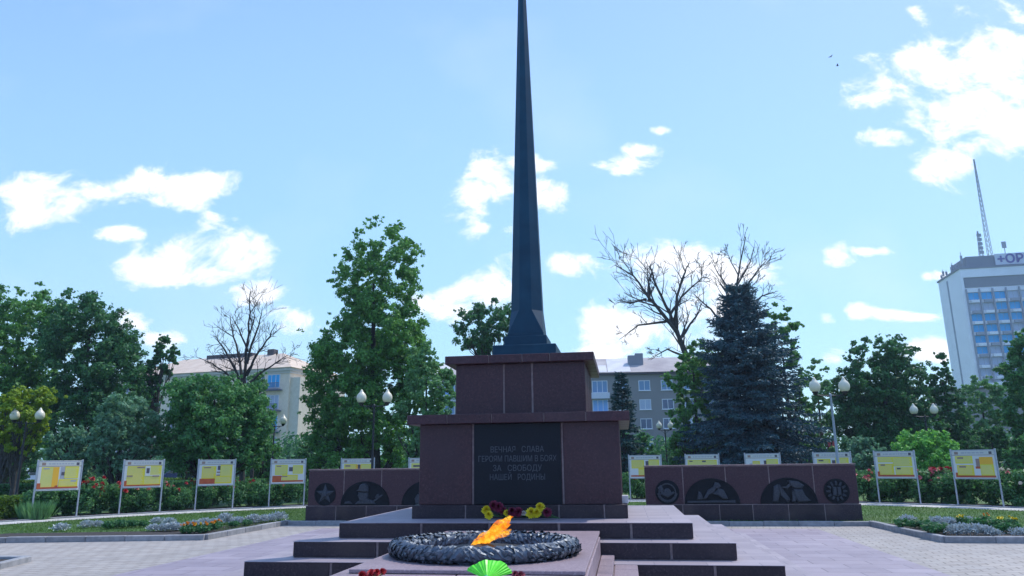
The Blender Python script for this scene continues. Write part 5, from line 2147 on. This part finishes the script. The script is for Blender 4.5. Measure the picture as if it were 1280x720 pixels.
def plant_mesh(kind, seed):
    rng = np.random.default_rng(seed)
    if kind == 'silver':
        n = 620
        a = rng.uniform(0, 2 * math.pi, n)
        el = rng.uniform(.1, 1.5, n)
        base = np.stack([rng.normal(0, .05, n), rng.normal(0, .05, n), rng.uniform(.02, .08, n)], 1)
        d = np.stack([np.cos(a) * np.cos(el), np.sin(a) * np.cos(el), np.sin(el) * .9], 1)
        r0 = rng.uniform(.35, 1., n)[:, None] * .17
        p = base + d * r0
        d2 = d + rng.normal(0, .45, (n, 3))
        d2 /= np.linalg.norm(d2, axis=1)[:, None]
        L = rng.uniform(.05, .09, n)[:, None]
        s = np.cross(d2, rng.normal(size=(n, 3)))
        s /= np.linalg.norm(s, axis=1)[:, None]
        return np.stack([p, p + d2 * L * .6 + s * .016, p + d2 * L, p + d2 * L * .6 - s * .016], 1)
    return leaf_cloud([(0, 0, .1), (.08, .03, .1), (-.07, .05, .09), (.02, -.08, .1)], [.11, .09, .09, .09], 500, .055, rng, .8)


SIL = [quads('silver_plant', plant_mesh('silver', s), L_SILV).data for s in (1, 2, 3)]
GRN = [quads('bedding_plant', plant_mesh('green', s), L_BEDG).data for s in (4, 5)]
Vm = np.array([[tuple(p) for p in q] for q in bloom_mesh(.034, P_ORG, 8, layers=5, squash=1., per=10)])
MGO = quads('marigold_head', Vm, P_ORG).data
MGY = quads('marigold_head', Vm, P_YEL).data
for o in [o for o in COL.objects if o.name.startswith(('silver_plant', 'bedding_plant', 'marigold_head'))]:
    bpy.data.objects.remove(o)


def silver(px, py, s, label, group):
    p = ground(px, py, .096)
    o = bpy.data.objects.new('silver_plant', random.choice(SIL))
    COL.objects.link(o)
    o.location = (p[0], p[1], .094)
    o.rotation_euler = (0, 0, random.uniform(0, 6.28))
    s *= .8 if px < 640 else .68
    o.scale = (s, s, s * random.uniform(.85, 1.05))
    tag(o, label, 'plant', group)


def low_plant(px, py, s, label, group, heads=0, m=None, name='bedding_plant', cat='plant'):
    p = ground(px, py, .096)
    e = empty(name, (p[0], p[1], .094), random.uniform(0, 6.28), label, cat, group)
    e.scale = (s, s, s)
    o = bpy.data.objects.new('foliage', random.choice(GRN))
    COL.objects.link(o)
    o.parent = e
    for k in range(heads):
        h = bpy.data.objects.new('flower_head', m)
        COL.objects.link(h)
        h.parent = e
        a, r = random.uniform(0, 6.28), random.uniform(0, .12)
        h.location = (r * math.cos(a), r * math.sin(a), .19 + random.uniform(-.03, .03))
        h.rotation_euler = (random.uniform(-.4, .9), random.uniform(-.4, .4), 0)
        k_ = random.uniform(.8, 1.3)
        h.scale = (k_, k_, k_)


gS = 'silver leaved bedding plants'
for px, py, s, lb in [(76, 664, 1.15, 'silver leaved plant standing alone at the left end of the left bed'), (108, 660, 1.05, 'silver leaved plant second from the left end of the left bed'), (122, 659, .9, 'small silver leaved plant beside the second one at the left end of the left bed'),
                      (192, 664, 1., 'silver plant at the left end of the dense silver row in the left bed'), (204, 664, 1.05, 'second silver plant of the dense silver row in the left bed'), (216, 664, 1.1, 'third silver plant of the dense silver row in the left bed'), (228, 663, 1., 'silver plant in the dense row just left of the marigolds'),
                      (242, 660, 1.1, 'silver plant behind the left end of the marigolds'), (256, 658, 1.1, 'silver plant behind the middle of the marigolds'), (268, 657, 1., 'silver plant behind the right end of the marigolds'), (196, 655, 1., 'silver plant at the back of the left bed behind the dense row'), (212, 656, 1., 'silver plant behind the middle of the dense silver row'),
                      (282, 655, 1.5, 'largest silver plant, right of the marigolds in the left bed'), (298, 655, 1.05, 'silver plant right of the largest one in the left bed'), (316, 654, 1.3, 'silver plant fourth from the wall end of the left bed'), (328, 653, 1., 'silver plant third from the wall end of the left bed'), (338, 652, 1., 'silver plant second from the wall end of the left bed'), (348, 651, 1.35, 'silver plant nearest the memorial wall in the left bed')]:
    silver(px, py, s, lb, gS)
for px, py, s, lb in [(1136, 657, 1.5, 'tall silver plant nearest the wall end of the right bed'), (1172, 658, 1.3, 'silver plant left of the pair at the back of the right bed'), (1186, 657, 1.3, 'silver plant right of the pair at the back of the right bed'), (1212, 655, 1.0, 'silver plant behind the yellow marigold in the right bed'),
                      (1196, 669, 1.3, 'left plant of the silver row at the kerb of the right bed'), (1208, 669, 1.4, 'second plant of the silver row at the kerb of the right bed'), (1222, 669, 1.3, 'third plant of the silver row at the kerb of the right bed'), (1234, 669, 1.35, 'fourth plant of the silver row at the kerb of the right bed'), (1244, 670, .9, 'small plant at the right end of the silver row by the kerb'), (1276, 670.5, 1.1, 'silver plant at the right edge of the picture by the kerb')]:
    silver(px, py, s, lb, gS)
for px, py, hd, m, lb in [(232, 667, 4, MGO, 'orange marigold at the left end of the marigold row by the left kerb'), (240, 667, 5, MGO, 'second marigold from the left by the left kerb'), (248, 666.5, 5, MGY, 'yellow marigold in the middle of the row by the left kerb'), (256, 666, 5, MGO, 'orange marigold fourth from the left by the left kerb'), (264, 664, 5, MGO, 'orange marigold at the kerb corner of the left bed'), (271, 661, 4, MGO, 'orange marigold past the kerb corner of the left bed'),
                          (1204, 657, 5, MGY, 'yellow marigold behind the silver row in the right bed'), (1233, 655, 4, MGO, 'orange marigold at the back of the right bed'), (1252, 660, 3, MGY, 'yellow marigold right of the silver row in the right bed'), (1266, 660, 4, MGY, 'yellow marigold near the right edge in the right bed')]:
    low_plant(px, py, 1.1, lb, 'marigolds', hd, m, 'marigold', 'flower')
for px, py, s, lb in [(136, 661, 1.1, 'low green plant left of the dense silver row in the left bed'), (146, 660, 1.15, 'low green plant second left of the dense silver row'), (156, 660, 1.1, 'low green plant in the middle of the left bed'), (166, 659.5, 1.1, 'low green plant behind the bare soil of the left bed'), (178, 659, 1., 'low green plant touching the dense silver row from the left'),
                      (292, 659, .9, 'low green plant before the largest silver plant'), (308, 657, .9, 'low green plant between silver plants near the wall end of the left bed'), (1128, 660, 1.2, 'low green plant left of the tall silver plant in the right bed'), (1146, 661, 1.2, 'low green plant right of the tall silver plant in the right bed'), (1168, 668, 1.35, 'low green plant by the kerb corner of the right bed'), (1178, 667, 1.3, 'low green plant left of the kerb silver row'),
                      (1158, 660, 1., 'low green plant before the silver pair in the right bed'), (1220, 660, 1.2, 'low green plant behind the kerb silver row in the right bed'), (1240, 661, 1.2, 'low green plant below the orange marigold in the right bed'), (1258, 667, 1.2, 'low green plant between the kerb silver row and the right edge'), (1268, 667, 1.1, 'low green plant at the right edge by the kerb')]:
    low_plant(px, py, s, lb, 'low green bedding plants')
# tall grassy tuft by the path at the far left
p = ground(31, 651, .1)
rng = np.random.default_rng(9)
n = 900
a = rng.uniform(0, 6.28, n)
r = rng.uniform(0, .5, n)
B = np.stack([r * np.cos(a), r * np.sin(a) * .6, np.zeros(n)], 1)
hh = rng.uniform(.3, .62, n)
tip = B + np.stack([np.cos(a) * rng.uniform(0, .3, n), np.sin(a) * rng.uniform(0, .3, n), hh], 1)
sd = np.stack([-np.sin(a), np.cos(a), np.zeros(n)], 1) * .012
V = np.stack([B - sd, B + sd, (B + tip) / 2 + sd * .8 + np.array([0, 0, .05]), tip], 1)
o = quads('grass_tuft', V, L_WILL)
o.location = (p[0] - .15, p[1] + .55, .09)
tag(o, 'tall tuft of pale green leaves before the trimmed hedge at the far left', 'plant')


# ------------------------------------------------------------------ cars
def car(px, d, paint, label, rz=0.):
    p = at(px, 595, d)
    e = empty('parked_car', (p[0], p[1], .1), YAW + rz, label, 'car', 'cars parked in the street')
    prof = [(-2.1, .35), (-2.12, .62), (-2.02, .86), (-1.35, .98), (-.75, 1.42), (.55, 1.46), (1.25, 1.02), (1.95, .9), (2.1, .7), (2.1, .35)]
    g = MB()
    rows = []
    for y, k in ((-.84, .0), (-.86, .06), (-.7, .0), (.7, .0), (.86, .06), (.84, 0)):
        pass
    g.plate(prof, -.8, .8)
    ob = g.build('body', paint, e)
    bv = ob.modifiers.new('soft', 'BEVEL')
    bv.width = .1
    bv.segments = 3
    for s in (-1, 1):
        for (x0, x1, x2, x3) in ((-1.2, -.68, -.15, -.15), (-.07, -.07, .5, 1.05)):
            g = MB()
            y = s * .802
            g.plate([(x0, 1.0), (x1, 1.34), (x2, 1.37), (x3, 1.03)], min(y, y + s * .012), max(y, y + s * .012))
            g.build('side_window', CARGLASS, e)
    for x in (-1.3, 1.3):
        for s in (-1, 1):
            g = MB()
            g.T = Matrix.Translation((x, s * .72, .32)) @ Matrix.Rotation(R_(90), 4, 'X')
            g.lathe([(.2, -.1), (.3, -.1), (.32, -.06), (.32, .06), (.3, .1), (.2, .1)], n=20)
            w = g.build('wheel', TYRE, e)
            g = MB()
            g.T = Matrix.Translation((x, s * .72, .32)) @ Matrix.Rotation(R_(90), 4, 'X')
            g.lathe([(.05, -.11), (.19, -.112), (.19, .112), (.05, .11)], n=16)
            g.build('rim', RIM, w)
    for s in (-1, 1):
        g = MB()
        g.bbox(2.06, 2.13, s * .62 - .14, s * .62 + .14, .62, .78, .02)
        g.build('headlight', LIGHTW, e)
        g = MB()
        g.bbox(-2.14, -2.05, s * .62 - .12, s * .62 + .12, .68, .85, .02)
        g.build('tail_light', LIGHTR, e)
    return e


car(44, 62, WHITECAR, 'white car parked in the street behind the leftmost information board', .1)
car(231, 63, BLUECAR, 'dark blue car parked in the street between the second and third boards', .0)
# summer air over the park
g = MB()
g.box(-420, 460, -60, 420, -1.5, 100)
hz = g.build('haze', None)
hz.data.materials.clear()
hm = bpy.data.materials.new('summer_air')
hm.use_nodes = True
hm.node_tree.nodes.clear()
vo = hm.node_tree.nodes.new('ShaderNodeVolumePrincipled')
vo.inputs['Color'].default_value = (.62, .8, 1, 1)
vo.inputs['Density'].default_value = HAZE
vo.inputs['Anisotropy'].default_value = .2
ou = hm.node_tree.nodes.new('ShaderNodeOutputMaterial')
hm.node_tree.links.new(vo.outputs[0], ou.inputs['Volume'])
hz.data.materials.append(hm)
tag(hz, kind='stuff')
# small red and white sign behind the grey lamp
p = at(1039, 553, 56)
e = empty('small_sign', (p[0], p[1], .09), YAW, 'small red and white sign right of the grey lamp pole', 'sign')
g = MB()
g.tube([(0, 0, -.05), (0, 0, p[2] - .2)], .03, 6)
g.build('post', STEEL, e)
g = MB()
g.box(-.28, .28, -.05, -.03, p[2] - .45, p[2] + .02, 0)
g.box(-.28, .28, -.05, -.03, p[2] + .022, p[2] + .3, 1)
g.build('panel', [mat('sign_red', (.5, .06, .07), .5), mat('sign_white', (.75, .72, .72), .5)], e)
# two birds high in the sky
for px, py, lb in [(1038, 71, 'tiny dark bird flying high on the right, the upper of two'), (1047, 82, 'tiny dark bird flying high on the right, the lower of two')]:
    p = at(px, py, 95)
    e = empty('bird', tuple(p), random.uniform(0, 3), lb, 'bird', 'birds in the sky')
    g = MB()
    g.add([(-.2, 0, 0), (-.08, -.05, .02), (-.08, .05, .02), (-.08, 0, -.06), (.12, -.035, .02), (.12, .035, .02), (.12, 0, -.04), (.24, -.05, .01), (.24, .05, .01), (-.05, -.4, .1), (.09, -.36, .1), (-.05, .4, .1), (.09, .36, .1)],
          [(0, 1, 2), (0, 3, 1), (0, 2, 3), (1, 4, 5, 2), (3, 6, 4, 1), (2, 5, 6, 3), (4, 7, 8, 5), (6, 7, 4), (6, 8, 7), (6, 5, 8), (1, 9, 10, 4), (2, 5, 12, 11)])
    g.build('bird_body', mat('dark_plumage', (.02, .02, .025), .8), e)
